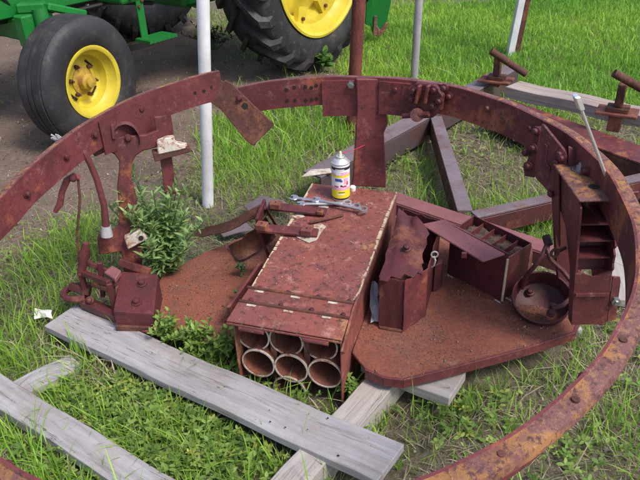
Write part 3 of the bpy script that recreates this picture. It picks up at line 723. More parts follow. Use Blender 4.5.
# ---- ammunition box
FL = V((-.294, 1.679, 0)); BU = V((.304, .952, 0)).normalized(); BV = V((.952, -.304, 0)).normalized(); BW, BL = .368, .885
def zt(s): return .30 + .07 * s / BL
def bx(a, s, dz=0, z=None): p = FL + BV * a + BU * s; p.z = zt(s) + dz if z is None else z; return p
BT_N = (bx(0, 1) - bx(0, 0)).cross(bx(1, 0) - bx(0, 0)).normalized() * -1
if BT_N.z < 0: BT_N = -BT_N
def ontop(x, y, dz=0): return atp(x, y, bx(0, 0, dz), BT_N)
def panel(mb, p0, p1, p2, p3, t): mb.prism([p0, p1, p2, p3], t)
mb = MB()
mb.prism([bx(0, .02, 0), bx(BW, .02, 0), bx(BW, BL, 0), bx(0, BL, 0)], V((0, 0, -.006)))
mb.prism([bx(0, .0, -.007), bx(0, BL, -.007), bx(0, BL, z=.04), bx(0, 0, z=.0)], BV * .006)
mb.prism([bx(BW, .0, -.007), bx(BW, BL, -.007), bx(BW, BL, z=.04), bx(BW, 0, z=.0)], -BV * .006)
mb.prism([bx(.007, BL, -.007), bx(BW - .007, BL, -.007), bx(BW - .007, BL, z=.04), bx(.007, BL, z=.04)], -BU * .006)
mb.prism([bx(.007, .25, -.007), bx(BW - .007, .25, -.007), bx(BW - .007, .25, z=.0), bx(.007, .25, z=.0)], BU * .004)
ab = mb.build('ammunition_box', M['box_paint'], bk, bevel=.0015)
footprint([bx(0, -.01), bx(BW, -.01), bx(BW, BL), bx(0, BL)])
# pale worn beads along both long edges
rnd_e = random.Random(4)
for a, sg in ((0, 1), (BW, -1)):
    mb = MB(); n = 110; wv = .006
    for i in range(n):
        wv = min(.011, max(.0025, wv + rnd_e.uniform(-.0028, .0028))); w2 = min(.011, max(.0025, wv + rnd_e.uniform(-.002, .002)))
        if rnd_e.random() < .09: continue
        s0, s1 = .17 + (BL - .17) * i / n, .17 + (BL - .17) * (i + 1) / n
        p = [bx(a - sg * .0012, s0, .0012), bx(a - sg * .0012, s1, .0012), bx(a + sg * w2, s1, .0008), bx(a + sg * wv, s0, .0008)]
        mb.prism(p, V((0, 0, -.006 - .008 * rnd_e.random()))) if False else mb.add(p + [bx(a - sg * .0012, s0, -.006 - .006 * rnd_e.random()), bx(a - sg * .0012, s1, -.006 - .006 * rnd_e.random())], [(0, 1, 2, 3), (0, 4, 5, 1)])
    tag(mb.build('flaking_edge', M['chip_edge'], ab), None, None, None, 'stuff')
# lid flap in two leaves with hinge strips
S1, S2 = .155, .082
mb = MB(); mb.prism([bx(-.006, S2, .004), bx(BW + .004, S2, .004), bx(BW + .004, S1 - .003, .004), bx(-.002, S1 - .003, .004)], V((0, 0, .006))); mb.build('lid_leaf', M['box_paint'], ab, bevel=.0015)
mb = MB(); mb.prism([bx(-.016, -.010, -.002), bx(BW + .002, -.010, -.002), bx(BW + .002, S2 - .004, .004), bx(-.010, S2 - .004, .004)], V((0, 0, .006)))
mb.prism([bx(-.016, -.0105, -.002), bx(BW + .002, -.0105, -.002), bx(BW + .002, -.0105, -.010), bx(-.016, -.0105, -.010)], -BU * .004); mb.build('lid_flap', M['box_paint'], ab, bevel=.0015)
for s in (S1, S2):
    hs = MB(); hs.tube([bx(-.006 + (BW + .01) * i / 6, s, .011) for i in range(7)], .006, 8); hs = hs.build('hinge_strip', M['rust_dark'], ab, smooth=True)
    for k in range(4): place(BOLT, 'bolt', ab, frame(bx(.03 + (BW - .05) * k / 3, s + .012, .006 if s == S2 else .0), BT_N) @ Matrix.Scale(.75, 4))
    for k in range(3):
        mb = MB(); c = bx(.04 + .13 * k, s - .013, .0112); mb.box(c, BV * .016, BU * .005, V((0, 0, .0006))); mb.build('paint_chip', M['chip_white'], ab)
for a in (.03, .245):
    mb = MB(); mb.tube([bx(a, -.017, -.014), bx(a + .085, -.017, -.014)], .0075, 8); mb.build('lid_knuckle', M['maroon'], ab, smooth=True)
mb = MB(); mb.prism([bx(BW + .003, -.03, -.025), bx(BW + .003, .12, .02), bx(BW + .003, .20, .016), bx(BW + .003, .16, -.03), bx(BW + .003, .0, -.06)], BV * .007); mb.build('side_cheek', M['box_paint'], ab, bevel=.001)
# shell tubes
def tubemesh(r, L):
    mb = MB(); mb.lathe([(r, 0), (r, L), (r - .004, L), (r - .004, 0)], 28, True); return mb
TUBE = proto(tubemesh(.0565, .235), 'shell_tube', M['floor_rust'], smooth=True)
_b = MB(); 
for i in range(1): _b.lathe([(.0590, -.003), (.0590, .004), (.0540, .004), (.0540, -.003)], 32, True)
RIM = proto(_b, 'tube_rim', M['chip_white'], smooth=True)
for ro, (z, da) in enumerate(((.226, -.012), (.126, .006), (.026, -.006))):
    for k in range(3):
        if ro == 2 and k != 1: continue
        s0 = .012 if ro else .03
        c = bx(.066 + .117 * k + da, s0, z=z + .004 * (k - 1)); mt = frame(c, BU)
        place(TUBE, 'shell_tube', ab, mt); place(RIM, 'tube_rim', ab, mt)
mb = MB()
for k in (.5, 1.5):
    mb.bar(bx(.066 + .117 * k, .03, z=.03), bx(.066 + .117 * k, .03, z=.27), .02, .006, BU)
mb.build('web_plate', M['rust_dark'], ab)

# ---- straps and lugs between the box and the left floor
def lug(x, y, dz, sz=.019):
    c = ontop(x, y, dz + sz * .6)
    o = MB().box(c, BV * sz * 1.15, BU * sz, BT_N * sz * .7).build('lug', M['red_rust'], bk, bevel=.003)
    mb = MB(); mb.xf = frame(c + BT_N * (sz * .7), BT_N); mb.lathe([(0, -.001), (.004, -.001), (.004, .0012), (0, .0012)], 8); mb.build('pin_hole', M['hole'], o)
    return o
mb = MB(); mb.bar(ontop(258, 228, .022), ontop(318, 233, .010), .048, .012, BT_N); mb.bar(ontop(257, 228, .020), at(271, 262, .15), .050, .012, (1, .3, .3)); mb.build('strap', M['maroon'], bk, bevel=.002)
mb = MB(); mb.bar(ontop(268, 206, .024), ontop(326, 212, .012), .048, .012, BT_N); mb.bar(ontop(264, 206, .02), at(283, 236, .15), .036, .010, (1, .3, .3)); mb.build('strap', M['maroon'], bk, bevel=.002)
mb = MB(); mb.bar(ontop(257, 224, .01), ontop(265, 204, .01), .012, .05, BT_N); mb.build('tie_bar', M['maroon_dark'], bk, bevel=.002)
lug(276, 205, .028); lug(262, 226, .026); lug(307, 231, .014); lug(320, 212, .014, .012)
for pts, dz in ((((296, 237), (302, 240), (309, 243), (317, 240), (321, 233), (326, 227), (321, 223), (314, 225), (313, 234)), .0022), (((291, 216), (297, 219), (305, 217), (300, 212)), .0022), (((314, 209), (316, 215), (322, 213), (329, 207), (324, 204)), .0025)):
    mb = MB(); mb.prism([ontop(x, y, dz) for x, y in pts], BT_N * .0015); mb.build('paint_patch', M['chip_white'], ab)
mb = MB(); mb.tube([ontop(310, 222, .010), ontop(318, 221, .010), ontop(343, 215, .008)], [.009, .006, .0055], 8); rod = mb.build('loose_rod', M['rust_dark'], smooth=True, loc=ontop(318, 221)); tag(rod, 'short dark rusty rod lying on the red box near the wrenches', 'rod')
# torn sheet curling off the left floor
def sheet(name, rows, mat, parent, thick=.004, jitter=.004):
    mb = MB(); nr, nc = len(rows), len(rows[0]); n = nr * nc; rnd = random.Random(len(name) + nr)
    top = [p + V((rnd.uniform(-1, 1), rnd.uniform(-1, 1), rnd.uniform(-1, 1))) * jitter for r in rows for p in r]
    nn = (rows[0][-1] - rows[0][0]).cross(rows[-1][0] - rows[0][0]).normalized() * thick
    vs = top + [p - nn for p in top]; fs = []
    for i in range(nr - 1):
        for j in range(nc - 1):
            a = i * nc + j; fs += [(a, a + 1, a + nc + 1, a + nc), (n + a, n + a + nc, n + a + nc + 1, n + a + 1)]
    bd = [j for j in range(nc)] + [i * nc + nc - 1 for i in range(1, nr)] + [(nr - 1) * nc + j for j in range(nc - 2, -1, -1)] + [i * nc for i in range(nr - 2, 0, -1)]
    for a, b in zip(bd, bd[1:] + bd[:1]): fs.append((a, a + n, b + n, b))
    return mb.add(vs, fs).build(name, mat, parent, smooth=True, angle=50)
sheet('arched_cover', ARC, M['maroon'], arm, .012, .0005)
rows = []
for i in range(7):
    t = i / 6; r = []
    for j in range(6):
        u = j / 5
        x = 228 + 38 * t; y = 247 - 30 * t ** 1.2 + u * (14 + 6 * t); r.append(at(x + u * 10, y, .10 + .20 * t * (1 - u) + .02 * math.sin(3 * t)))
    rows.append(r)
sheet('torn_sheet', rows, M['rust_dark'], bk)
rows = []
for i in range(9):
    t = i / 8; x = 188 + 72 * t; y = 227 + 4 * math.sin(t * 3) - 24 * t ** 1.5
    rows.append([at(x, y, .13 + .22 * t), at(x + 2, y + 5 - 1.5 * t, .12 + .22 * t), at(x + 5, y + 9 - 3 * t, .13 + .20 * t)])
sheet('bent_strip', rows, M['rust_dark'], bk)
rows = [[at(x, y, z) for x, y, z in r] for r in (((238, 232, .02), (244, 240, .02), (250, 246, .02)), ((256, 226, .03), (262, 236, .02), (268, 240, .02)), ((232, 200, .02), (262, 192, .03), (288, 205, .02)))]
tag(sheet('tin_scrap', [[at(216, 228, .03), at(224, 236, .03)], [at(232, 224, .05), at(240, 232, .04)], [at(246, 222, .04), at(254, 230, .03)]], M['beam_light'], None), 'bent pale tin scrap on the ground left of the straps', 'scrap')
tag(sheet('tin_scrap', [[at(244, 206, .04), at(252, 214, .04)], [at(262, 196, .07), at(276, 204, .06)], [at(284, 200, .05), at(296, 210, .04)]], M['beam_light'], None), 'pale tin scrap behind the square lugs', 'scrap')

# ---- round headlamp-like cup bracket
cb = at(541, 302, .185); cnz = V((-.16, -.46, .87)).normalized()
mb = MB(); mb.xf = frame(cb, cnz); R0 = .099
mb.lathe([(0, -.040), (R0 * .62, -.038), (R0 * .88, -.024), (R0 * .95, .010), (R0 * .98, .042), (R0 * 1.04, .042), (R0 * 1.01, .008), (R0 * .93, -.032), (R0 * .62, -.046), (0, -.048)], 32)
cup = mb.build('cup_bracket', M['maroon_dark'], bk, smooth=True)
hz = lambda x, y, z: at(x, y, z)
mb = MB(); mb.tube([hz(548, 240, .40), hz(547, 250, .38), hz(551, 260, .35), hz(563, 271, .31), hz(573, 284, .27), hz(573, 296, .24), hz(563, 305, .22), hz(552, 309, .21)], .0085, 8); mb.build('hoop', M['maroon_dark'], cup, smooth=True)
mb = MB(); mb.tube([hz(548, 242, .40), hz(542, 256, .36), hz(534, 267, .32), hz(526, 276, .27), hz(522, 288, .21)], .0085, 8); mb.build('hoop', M['maroon_dark'], cup, smooth=True)
mb = MB(); mb.tube([hz(546, 236, .41), hz(549, 245, .39)], .015, 10); mb.build('knob', M['maroon_dark'], cup, smooth=True)
for x, y, z in ((530, 292, .185), (553, 307, .205), (551, 313, .20), (556, 285, .20)):
    place(BOLT, 'bolt', cup, frame(at(x, y, z), cnz))
mb = MB(); mb.prism([at(x, y, .16) for x, y in ((519, 262), (526, 258), (532, 264), (529, 276), (520, 278))], V((0, .02, .07))); mb.build('ear_plate', M['maroon'], cup, bevel=.003)

# ---- bin column at the right
def zabove(P, py):
    lo, hi = -.6, 1.4
    for _ in range(50):
        m = (lo + hi) / 2
        if topx(V((P.x, P.y, m)))[1] > py: lo = m
        else: hi = m
    return lo
ZC = next(z / 1000 for z in range(500, 900) if math.hypot(at(604, 199, z / 1000).x - CX, at(604, 199, z / 1000).y - CY) < RI - .015)
PB = at(601, 199, ZC); PB.z = zabove(PB, 335)
Z0 = PB.z
DV = (at(573, 165, ZC) - at(599, 199, ZC)); DV.z = 0; DL = DV.length; DV.normalize()
EV = V((-DV.y, DV.x, 0)); EV = EV if EV.x > 0 else -EV
HW = .055
c0 = PB.copy()
def pc3(e, d, z): p = c0 + EV * e + DV * d + V((.15, .10, 0)) * (ZC - z); p.z = z; return p     # leans with the ring's own axis
z_sh = zabove(PB, 277)
mb = MB()
mb.prism([pc3(-HW, 0, Z0), pc3(-HW, .035, Z0), pc3(-HW, .05, z_sh - .02), pc3(-HW, DL * .5, z_sh + .10), pc3(-HW, DL * .9, ZC - .12), pc3(-HW, DL, ZC - .008), pc3(-HW, .03, ZC - .008), pc3(-HW, 0.0, ZC - .03)], EV * .006)
n = 14; pts = []
for i in range(n + 1):
    z = z_sh + (ZC - .02 - z_sh) * i / n; pts.append(pc3(HW, .0 - .012 * abs(math.sin(i * 1.3)) * (1 if i % 5 else .2), z))
mb.prism([pc3(HW, DL * .5, Z0), pc3(HW, 0, Z0)] + pts + [pc3(HW, DL, ZC - .008)], -EV * .006)
mb.prism([pc3(-HW + .007, .04, z_sh - .02), pc3(HW - .007, .04, z_sh - .02), pc3(HW - .007, DL * .62, ZC - .01), pc3(-HW + .007, DL * .62, ZC - .01)], DV * .006)
pil = mb.build('bin_column', M['maroon'], bk)
fp = [pc3(-HW + .006, 0, Z0), pc3(HW - .006, 0, Z0)] + [pc3(HW - .006 - (2 * HW - .012) * i / 8, .0, z_sh + (.004, -.002, -.010, -.018, -.021, -.016, -.012, -.003, .006)[i]) for i in range(9)]
MB().prism(fp, DV * .006).build('front_plate', M['maroon'], pil)
MB().box(pc3(0, -.003, z_sh - .09), EV * (HW - .004), DV * .004, V((0, 0, .005))).build('crease', M['maroon'], pil)
for y in (225, 243, 261):
    z = zabove(PB, y) - .01
    MB().prism([pc3(-HW + .0065, .006, z), pc3(HW - .0065, .006, z), pc3(HW - .0065, (.045 + (DL * .6 - .045) * (z - z_sh) / (ZC - z_sh)), z + .005), pc3(-HW + .0065, (.045 + (DL * .6 - .045) * (z - z_sh) / (ZC - z_sh)), z + .005)], V((0, 0, .005))).build('divider', M['maroon_dark'], pil)
cap = MB().prism([pc3(-HW - .006, -.006, ZC), pc3(HW + .006, -.006, ZC), pc3(HW * .55, DL + .02, ZC), pc3(-HW - .006, DL + .02, ZC)], V((0, 0, -.007))).build('top_cap', M['rust_top'], pil, bevel=.002)
ct = (at(580, 170, ZC))
mb = MB(); mb.xf = frame(ct + V((0, 0, .001)), (0, 0, 1)); mb.lathe([(0, 0), (.026, 0), (.026, .004), (.013, .005), (.013, .014), (.007, .016), (.007, .024), (0, .024)], 10).build('silver_bolt', M['bolt_zinc'], cap)
mb = MB(); mb.xf = frame(at(594, 187, ZC) + V((0, 0, .0005)), (0, 0, 1)); mb.lathe([(0, 0), (.016, 0), (.016, .001), (0, .001)], 16).build('round_hole', M['hole'], cap)
mb = MB(); mb.prism([pc3(HW + .002, .0, Z0 + .01), pc3(HW + .034, .01, Z0 + .01), pc3(HW + .034, .01, z_sh - .05), pc3(HW + .03, .01, z_sh - .03), pc3(HW + .002, .0, z_sh - .02)], DV * .006); fln = mb.build('side_flange', M['maroon'], pil, bevel=.002)
place(NUT, 'nut', fln, frame(pc3(HW + .02, .004, z_sh - .12), -DV))
MB().prism([pc3(HW + .002, DL * .5, ZC - .05), pc3(HW + .10, DL * .5, ZC - .04), pc3(HW + .10, DL * .5, ZC - .16), pc3(HW + .002, DL * .5, ZC - .30)], DV * .008).build('ring_bracket', M['maroon_dark'], pil, bevel=.002)
MB().prism([pc3(-HW - .002, DL * .62, ZC - .26), pc3(-HW - .002, DL * .95, ZC - .20), pc3(-HW - .002, DL * 1.0, ZC + .004), pc3(-HW - .002, DL * .8, ZC - .012)], -EV * .006).build('side_plate', M['maroon_dark'], pil, bevel=.002)
mb = MB(); kt = pc3(-HW - .008, DL * .35, z_sh + .04); mb.tube([kt, kt + V((-.03, -.02, .0))], .006, 8); mb.xf = frame(kt + V((-.042, -.028, 0)), (.3, -1, .1)); mb.lathe([(.016, -.003), (.016, .003), (.009, .003), (.009, -.003)], 16, True); mb.build('key_tag', M['rust_dark'], pil, smooth=True)
up0 = at(566, 303, .14)
mb = MB(); mb.prism([atp(x, y, up0, V((.25, -1, 0)).normalized()) for x, y in ((553, 196), (580, 190), (580, 303), (560, 300), (556, 262))], V((0, .02, 0))); mb.build('upright_plate', M['maroon_dark'], bk, bevel=.003)
# hinged plates beside it
th5 = RIGHT(556); pm = rp(th5, RI - .07, -.08); pn = (-rad(th5) * .8 + V((-.2, -.55, .1))).normalized()
mb = MB(); mb.prism([atp(x, y, pm, pn) for x, y in ((541, 124), (544, 125), (566, 152), (567, 157), (561, 196), (556, 200), (549, 193), (535, 178))], -pn * .010); hp_ = mb.build('hinged_plate', M['maroon'], bk, bevel=.003)
mb = MB(); mb.prism([atp(x, y, pm - pn * .03, pn) for x, y in ((536, 127), (541, 127), (534, 178), (524, 176), (523, 170), (530, 152))], -pn * .02); mb.build('back_plate', M['maroon_dark'], hp_, bevel=.003)
for x, y in ((560, 154), (562, 158), (557, 162), (552, 193)): place(BOLT, 'bolt', hp_, frame(atp(x, y, pm, pn), pn))
mb = MB(); mb.prism([atp(x, y, pm + pn * .001, pn) for x, y in ((545, 143), (548, 146), (546, 160), (551, 168), (550, 173), (542, 163))], pn * .003); mb.build('raised_patch', M['maroon_dark'], hp_, bevel=.001)
for x, y in ((526, 152), (533, 148), (536, 131), (528, 166)): place(BOLT, 'bolt', hp_, frame(atp(x, y, pm - pn * .028, pn), pn))
mb = MB(); a = atp(563, 150, pm - pn * .03, pn)
mb.prism([atp(568, 146, pm, pn), atp(596, 160, pm + V((.06, .04, 0)), pn), atp(600, 188, pm + V((.06, .04, 0)), pn), atp(568, 165, pm, pn)], -pn * .006); mb.build('link_plate', M['maroon'], bk, bevel=.002)

# ------------------------------------------------------------------ loose things in the basket
# crumpled tin box
f1, f2, f3, f4 = at(379, 327, FLZ + .002), at(402, 331, FLZ + .002), at(425, 316, FLZ + .002), at(437, 268, FLZ + .002); f5 = at(402, 254, FLZ + .002)
tb = thing('tin_box', 'crumpled rusty tin box with a torn lid beside the red box', 'tin box', at(405, 310, FLZ))
H1 = zabove(f1, 278); H3 = zabove(f3, 270)
def wall(nm, a, b, za, zb, mat, notch=0, off=.0):
    n = 8; top = []; d = (b - a).normalized(); nn = d.cross(V((0, 0, 1))).normalized()
    rnd = random.Random(hash(nm + str(round(a.x, 3))) % 99)
    rows = []
    for k in range(5):
        rows.append([a.lerp(b, i / n) + V((0, 0, (za + (zb - za) * i / n - FLZ) * k / 4 + (rnd.uniform(-notch, notch) if k == 4 else 0))) + nn * (.0012 * math.sin(i * 1.7 + k)) for i in range(n + 1)])
    return sheet(nm, rows, mat, tb, .003, .0012)
wall('front_panel', f1, f2, H1, H1 - .002, M['maroon_dark'], .004); wall('front_panel', f2 + V((.002, -.006, 0)), f3, H1 + .004, H3, M['maroon'], .003)
wall('side_panel', f3, f4, H3, H3 - .01, M['maroon_dark'], .006); wall('side_panel', f1, f5, H1, H1, M['maroon_dark'], .005); wall('back_panel', f5, f4, H1, H1, M['maroon'], .006)
MB().box((f1 + f2) / 2 + V((.0, -.004, .003)), (f2 - f1) * .5, V((0, .006, 0)), V((0, 0, .004))).build('bottom_hem', M['rust_dark'], tb, bevel=.001)
qa, qb, qc, qd = at(399, 209, H1 + .022), at(428, 231, H3 + .025), at(421, 273, H3 + .004), at(379, 280, H1 + .002)
rows = []
for i in range(13):
    t = i / 12; r = []
    for j in range(11):
        u = j / 10; p = qa.lerp(qb, u).lerp(qd.lerp(qc, u), t)
        k = .022 * math.sin(u * 3.1) * (.4 + .6 * t) + .022 * mnoise.noise(V((u * 2.2, t * 2.6, 4.1))) + .01 * mnoise.noise(V((u * 6, t * 6, 1.1)))
        k *= (1 - .85 * t ** 3)
        p = p + V((0, 0, k)) + V((.006 * mnoise.noise(V((u * 4, t * 4, 9))), -.012 * (t > .95) * (j % 3), 0))
        if j == 10: p = p + V((.016 * mnoise.noise(V((0, t * 7, 3.3))), .010 * mnoise.noise(V((0, t * 9, 5.3))), 0))
        r.append(p)
    rows.append(r)
tl2 = sheet('torn_lid', rows, M['maroon_dark'], tb, .003, .003)
place(BOLT, 'bolt', tl2, frame(at(407, 248, H1 + .035), (-.2, -.5, .8)))
mb = MB(); hk = at(434, 256, H3 + .0); mb.tube([hk, hk + V((.004, -.012, -.012)), hk + V((.0, -.014, -.03)), hk + V((-.008, -.008, -.042))], .0035, 6); mb.tube([hk + V((.012 * math.cos(t), -.006, .012 * math.sin(t) + .01)) for t in [i * .52 for i in range(12)]], .003, 6, True); mb.build('wire_clip', M['galv'], tb, smooth=True)
mb = MB(); hp2 = at(438, 296, FLZ + .001)
mb.prism([at(433, 292, FLZ + .004), at(440, 289, FLZ + .004), at(442, 285, FLZ + .004), at(439, 283, FLZ + .004)], V((0, 0, .12))); mb.build('side_channel', M['maroon_dark'], tb, bevel=.002)

# divided bin with its lid swung open
frb, flb = at(502, 301, FLZ + .002), at(447, 273, FLZ + .002); ZB = zabove(frb, 258)
rrt, rlt = at(532, 243, ZB), at(474, 215, ZB)
frt, flt = V((frb.x, frb.y, ZB)), V((flb.x, flb.y, ZB))
dn = thing('divided_bin', 'open maroon steel bin with soil filled compartments and a swung out lid', 'bin', (frb + flb) / 2)
def wl_(a, b, nm, mat, par=dn, z0=FLZ + .002, inset=.003):
    d = (b - a).normalized(); a2, b2 = a + d * inset, b - d * inset
    nn = V((0, 0, 1)).cross(d).normalized()
    o = MB().prism([V((a2.x, a2.y, z0)), V((b2.x, b2.y, z0)), V((b2.x, b2.y, a.z)), V((a2.x, a2.y, a.z))], nn * .004).build(nm, mat, par, bevel=.001); return o
wl_(flt, frt, 'front_wall', M['maroon_dark'], inset=.0); wl_(frt, rrt, 'end_wall', M['maroon'], inset=.0045); wl_(rrt, rlt, 'back_wall', M['maroon_dark'], inset=0); wl_(rlt, flt, 'end_wall', M['maroon_dark'], inset=.0045)
for t in (.2, .4, .6, .8):
    a, b = flt.lerp(frt, t), rlt.lerp(rrt, t); a = a.copy(); a.z = b.z = ZB - .012
    wl_(a, b, 'divider', M['maroon_dark'], z0=FLZ + .02, inset=.005)
ins = [p + ((flt + frt + rrt + rlt) / 4 - p) * .06 for p in (flt, frt, rrt, rlt)]
rows = []; n = 12
for i in range(n + 1):
    rows.append([V((*(ins[0].lerp(ins[1], j / n).lerp(ins[3].lerp(ins[2], j / n), i / n))[:2], ZB - .034 + .022 * mnoise.noise(V((i * .6, j * .6, 2))))) for j in range(n + 1)])
sl = sheet('soil_fill', rows, M['dirt_fill'], dn, .003, .003)
for a, b in ((frt, frb),):
    MB().box((a + b) / 2 + V((-.002, -.004, 0)), V((.004, 0, 0)), V((0, .003, 0)), V((0, 0, (ZB - FLZ) / 2 - .004))).build('corner_bead', M['chip_edge'], dn)
for x, y in ((450, 276), (497, 301), (508, 299)):
    c = at(x, y, FLZ + .004); MB().box(c, (frb - flb).normalized() * .014, V((0, .004, 0)), V((0, 0, .003))).build('weld_mark', M['chip_white'], dn, bevel=.001)
lid = MB().prism([at(421, 224, ZB + .028), at(445, 219, ZB + .034), at(507, 253, ZB + .012), at(483, 261, ZB + .008)], V((0, 0, -.008))).build('lid', M['pink_bar'], dn, bevel=.002)
MB().box(at(464, 255, ZB + .003), V((.010, 0, 0)), V((0, .005, 0)), V((0, 0, .012))).build('lid_tab', M['maroon'], lid, bevel=.002)
MB().prism([flt + V((0, 0, .002)), frt + V((0, 0, .002)), frt + V((0, 0, .016)), flt + V((0, 0, .03))], V((.002, .004, 0))).build('hinge_leaf', M['maroon_dark'], lid)

# clear plastic scrap
rows = [[at(371 + 7 * u + random.uniform(-1, 1), 282 + 8 * t, FLZ + .10 - .09 * t / 5 + random.uniform(0, .02)) for u in (0, .5, 1)] for t in range(6)]
tag(sheet('plastic_scrap', rows, M['plastic'], None, .002, .006), 'crumpled grey plastic film wedged between red box and tin box', 'plastic scrap')

# spray can
cbp = ontop(341, 197, .0); can = thing('spray_can', 'white, pink and yellow spray can standing on the red box', 'spray can', cbp)
def enamel(nm, c, rough=.3, metal=0): return plain(nm, c, rough, metal, .08, 60, 0)
K = {'w': enamel('can_white', (.78, .77, .79)), 'y': enamel('can_yellow', (.85, .66, .03)), 'p': enamel('can_pink', (.80, .40, .55)), 'k': enamel('can_black', (.03, .03, .05)), 'r': enamel('can_red', (.62, .03, .10)), 'b': enamel('can_blue', (.05, .09, .28)), 's': enamel('can_steel', (.72, .72, .75), .38, .7)}
CR = .0375; mb = MB(); mb.xf = frame(cbp, (0, 0, 1)); mt_ = mb.xf.copy()
bands = [(0, 's'), (.004, 's'), (.005, 'k'), (.010, 'k'), (.012, 'y'), (.047, 'y'), (.048, 'p'), (.058, 'p'), (.060, 'w'), (.102, 'w'), (.104, 'y'), (.112, 'y'), (.113, 'p'), (.120, 'w'), (.136, 'k'), (.146, 'k'), (.148, 'w'), (.156, 'w')]
mats = [K[c] for c in 'wypkrbs']; ix = {c: i for i, c in enumerate('wypkrbs')}
n = 32
for (z0, c), (z1, _) in zip(bands[:-1], bands[1:]):
    mb.mi = ix[c]; mb.add([(CR * math.cos(2 * math.pi * k / n), CR * math.sin(2 * math.pi * k / n), z) for z in (z0, z1) for k in range(n)], [(k, (k + 1) % n, n + (k + 1) % n, n + k) for k in range(n)])
body = mb.build('can_body', mats, can, smooth=True)
mb = MB(); mb.xf = mt_; mb.lathe([(CR, .156), (CR + .0015, .158), (CR + .0015, .161), (CR - .002, .163), (CR - .005, .168), (CR - .011, .173), (.021, .176), (.0185, .177), (.0185, .184), (.017, .186), (.010, .184), (0, .184)], 32).build('shoulder', K['s'], can, smooth=True)
mb = MB(); mb.xf = mt_; mb.lathe([(0, .184), (.006, .184), (.006, .198), (.004, .204), (0, .205)], 12); nz = mb.build('nozzle', enamel('nozzle_cream', (.75, .66, .45)), can, smooth=True)
s0 = cbp + V((.004, -.002, .197)); MB().tube([s0, s0 + V((.05, .0, .012)), s0 + V((.095, .005, .030))], .0014, 6).build('straw', K['r'], nz)
def decal(ang, z, wa, h, c, nm='print_mark'):
    mb = MB(); mb.xf = mt_; m = 4; r = CR + .0006; vs = []
    for i in range(m + 1):
        a = ang + wa * (i / m - .5); vs += [(r * math.cos(a), r * math.sin(a), z), (r * math.cos(a), r * math.sin(a), z + h)]
    mb.add(vs, [(2 * i, 2 * i + 2, 2 * i + 3, 2 * i + 1) for i in range(m)]); mb.build(nm, K[c], body)
for a, z, wa, h, c in ((-1.9, .088, .7, .012, 'b'), (-1.55, .086, .25, .008, 'b'), (-1.0, .075, .5, .026, 'p'), (-.85, .07, .22, .015, 'r'), (-1.2, .062, .5, .007, 'r'), (-2.1, .062, .5, .006, 'r'), (-1.6, .028, .9, .004, 'w'), (-1.5, .037, .7, .003, 'k'), (-1.7, .137, 1.0, .004, 'w'), (-1.2, .122, .8, .005, 'p'), (-1.9, .115, .6, .006, 'w'), (-1.55, .064, .2, .008, 'k')): decal(a, z, wa, h, c)
mb = MB(); mb.xf = frame(cbp + V((.052, .05, .012)), (0, 0, 1)); mb.lathe([(0, -.012), (.012, -.012), (.0135, .008), (.010, .012), (0, .012)], 14); cp = mb.build('plastic_stub', K['w'], smooth=True, loc=cbp + V((.052, .05, 0))); tag(cp, 'small white plastic stub standing behind the spray can', 'plastic stub')

# wrenches
def wrench(p0, p1, name, label, lift, wdt=.021):
    a, b = ontop(*p0, lift), ontop(*p1, lift); d = (b - a).normalized(); x = BT_N.cross(d).normalized()
    wr = thing(name, label, 'wrench', a)
    mb = MB(); n = 6
    mb.prism([a - x * wdt * .35, a.lerp(b, .5) - x * wdt * .3, b - x * wdt * .4, b + x * wdt * .4, a.lerp(b, .5) + x * wdt * .3, a + x * wdt * .35], BT_N * .009)
    mb.build('shaft', M['wrench'], wr, bevel=.002)
    mb = MB(); mb.xf = frame(b + d * .010 + BT_N * .004, BT_N, d); mb.lathe([(.018, -.005), (.018, .006), (.0115, .006), (.0115, -.005)], 16, True); mb.build('box_end', M['wrench'], wr, smooth=True)
    mb = MB(); q = a - d * .004
    ring_ = [(.012, -.010), (.004, -.019), (-.010, -.019), (-.024, -.013), (-.024, -.006), (-.009, -.008), (-.009, .008), (-.022, .010), (-.020, .017), (-.008, .020), (.006, .018), (.012, .010)]
    mb.prism([q + d * u + x * v_ for u, v_ in ring_], BT_N * .008); mb.build('open_jaw', M['wrench'], wr, bevel=.0015)
    return wr
wrench((296, 199), (354, 207), 'wrench', 'longer silver combination wrench in front of the spray can', .002)
wrench((303, 205), (345, 204), 'wrench', 'silver wrench lying underneath, in front of the can base', .011)
wrench((318, 201), (361, 210), 'wrench', 'shorter silver wrench whose ring end points right', .019, .017)
# breaker bar leaning in the ring
p0, p1 = at(617, 206, .69), at(580, 106, 1.0); d = (p1 - p0).normalized()
rt = thing('breaker_bar', 'chrome breaker bar leaning upright against the ring and bin column', 'breaker bar', p0)
MB().tube([p0, p0.lerp(p1, .3), p0.lerp(p1, .9), p1], [.0062, .0055, .0046, .0046], 12).build('shaft', M['chrome'], rt, smooth=True)
MB().box(p1 + d * .012, d * .022, V((.009, .003, 0)), V((-.003, .008, .003))).build('drive_head', M['chrome'], rt, bevel=.003)

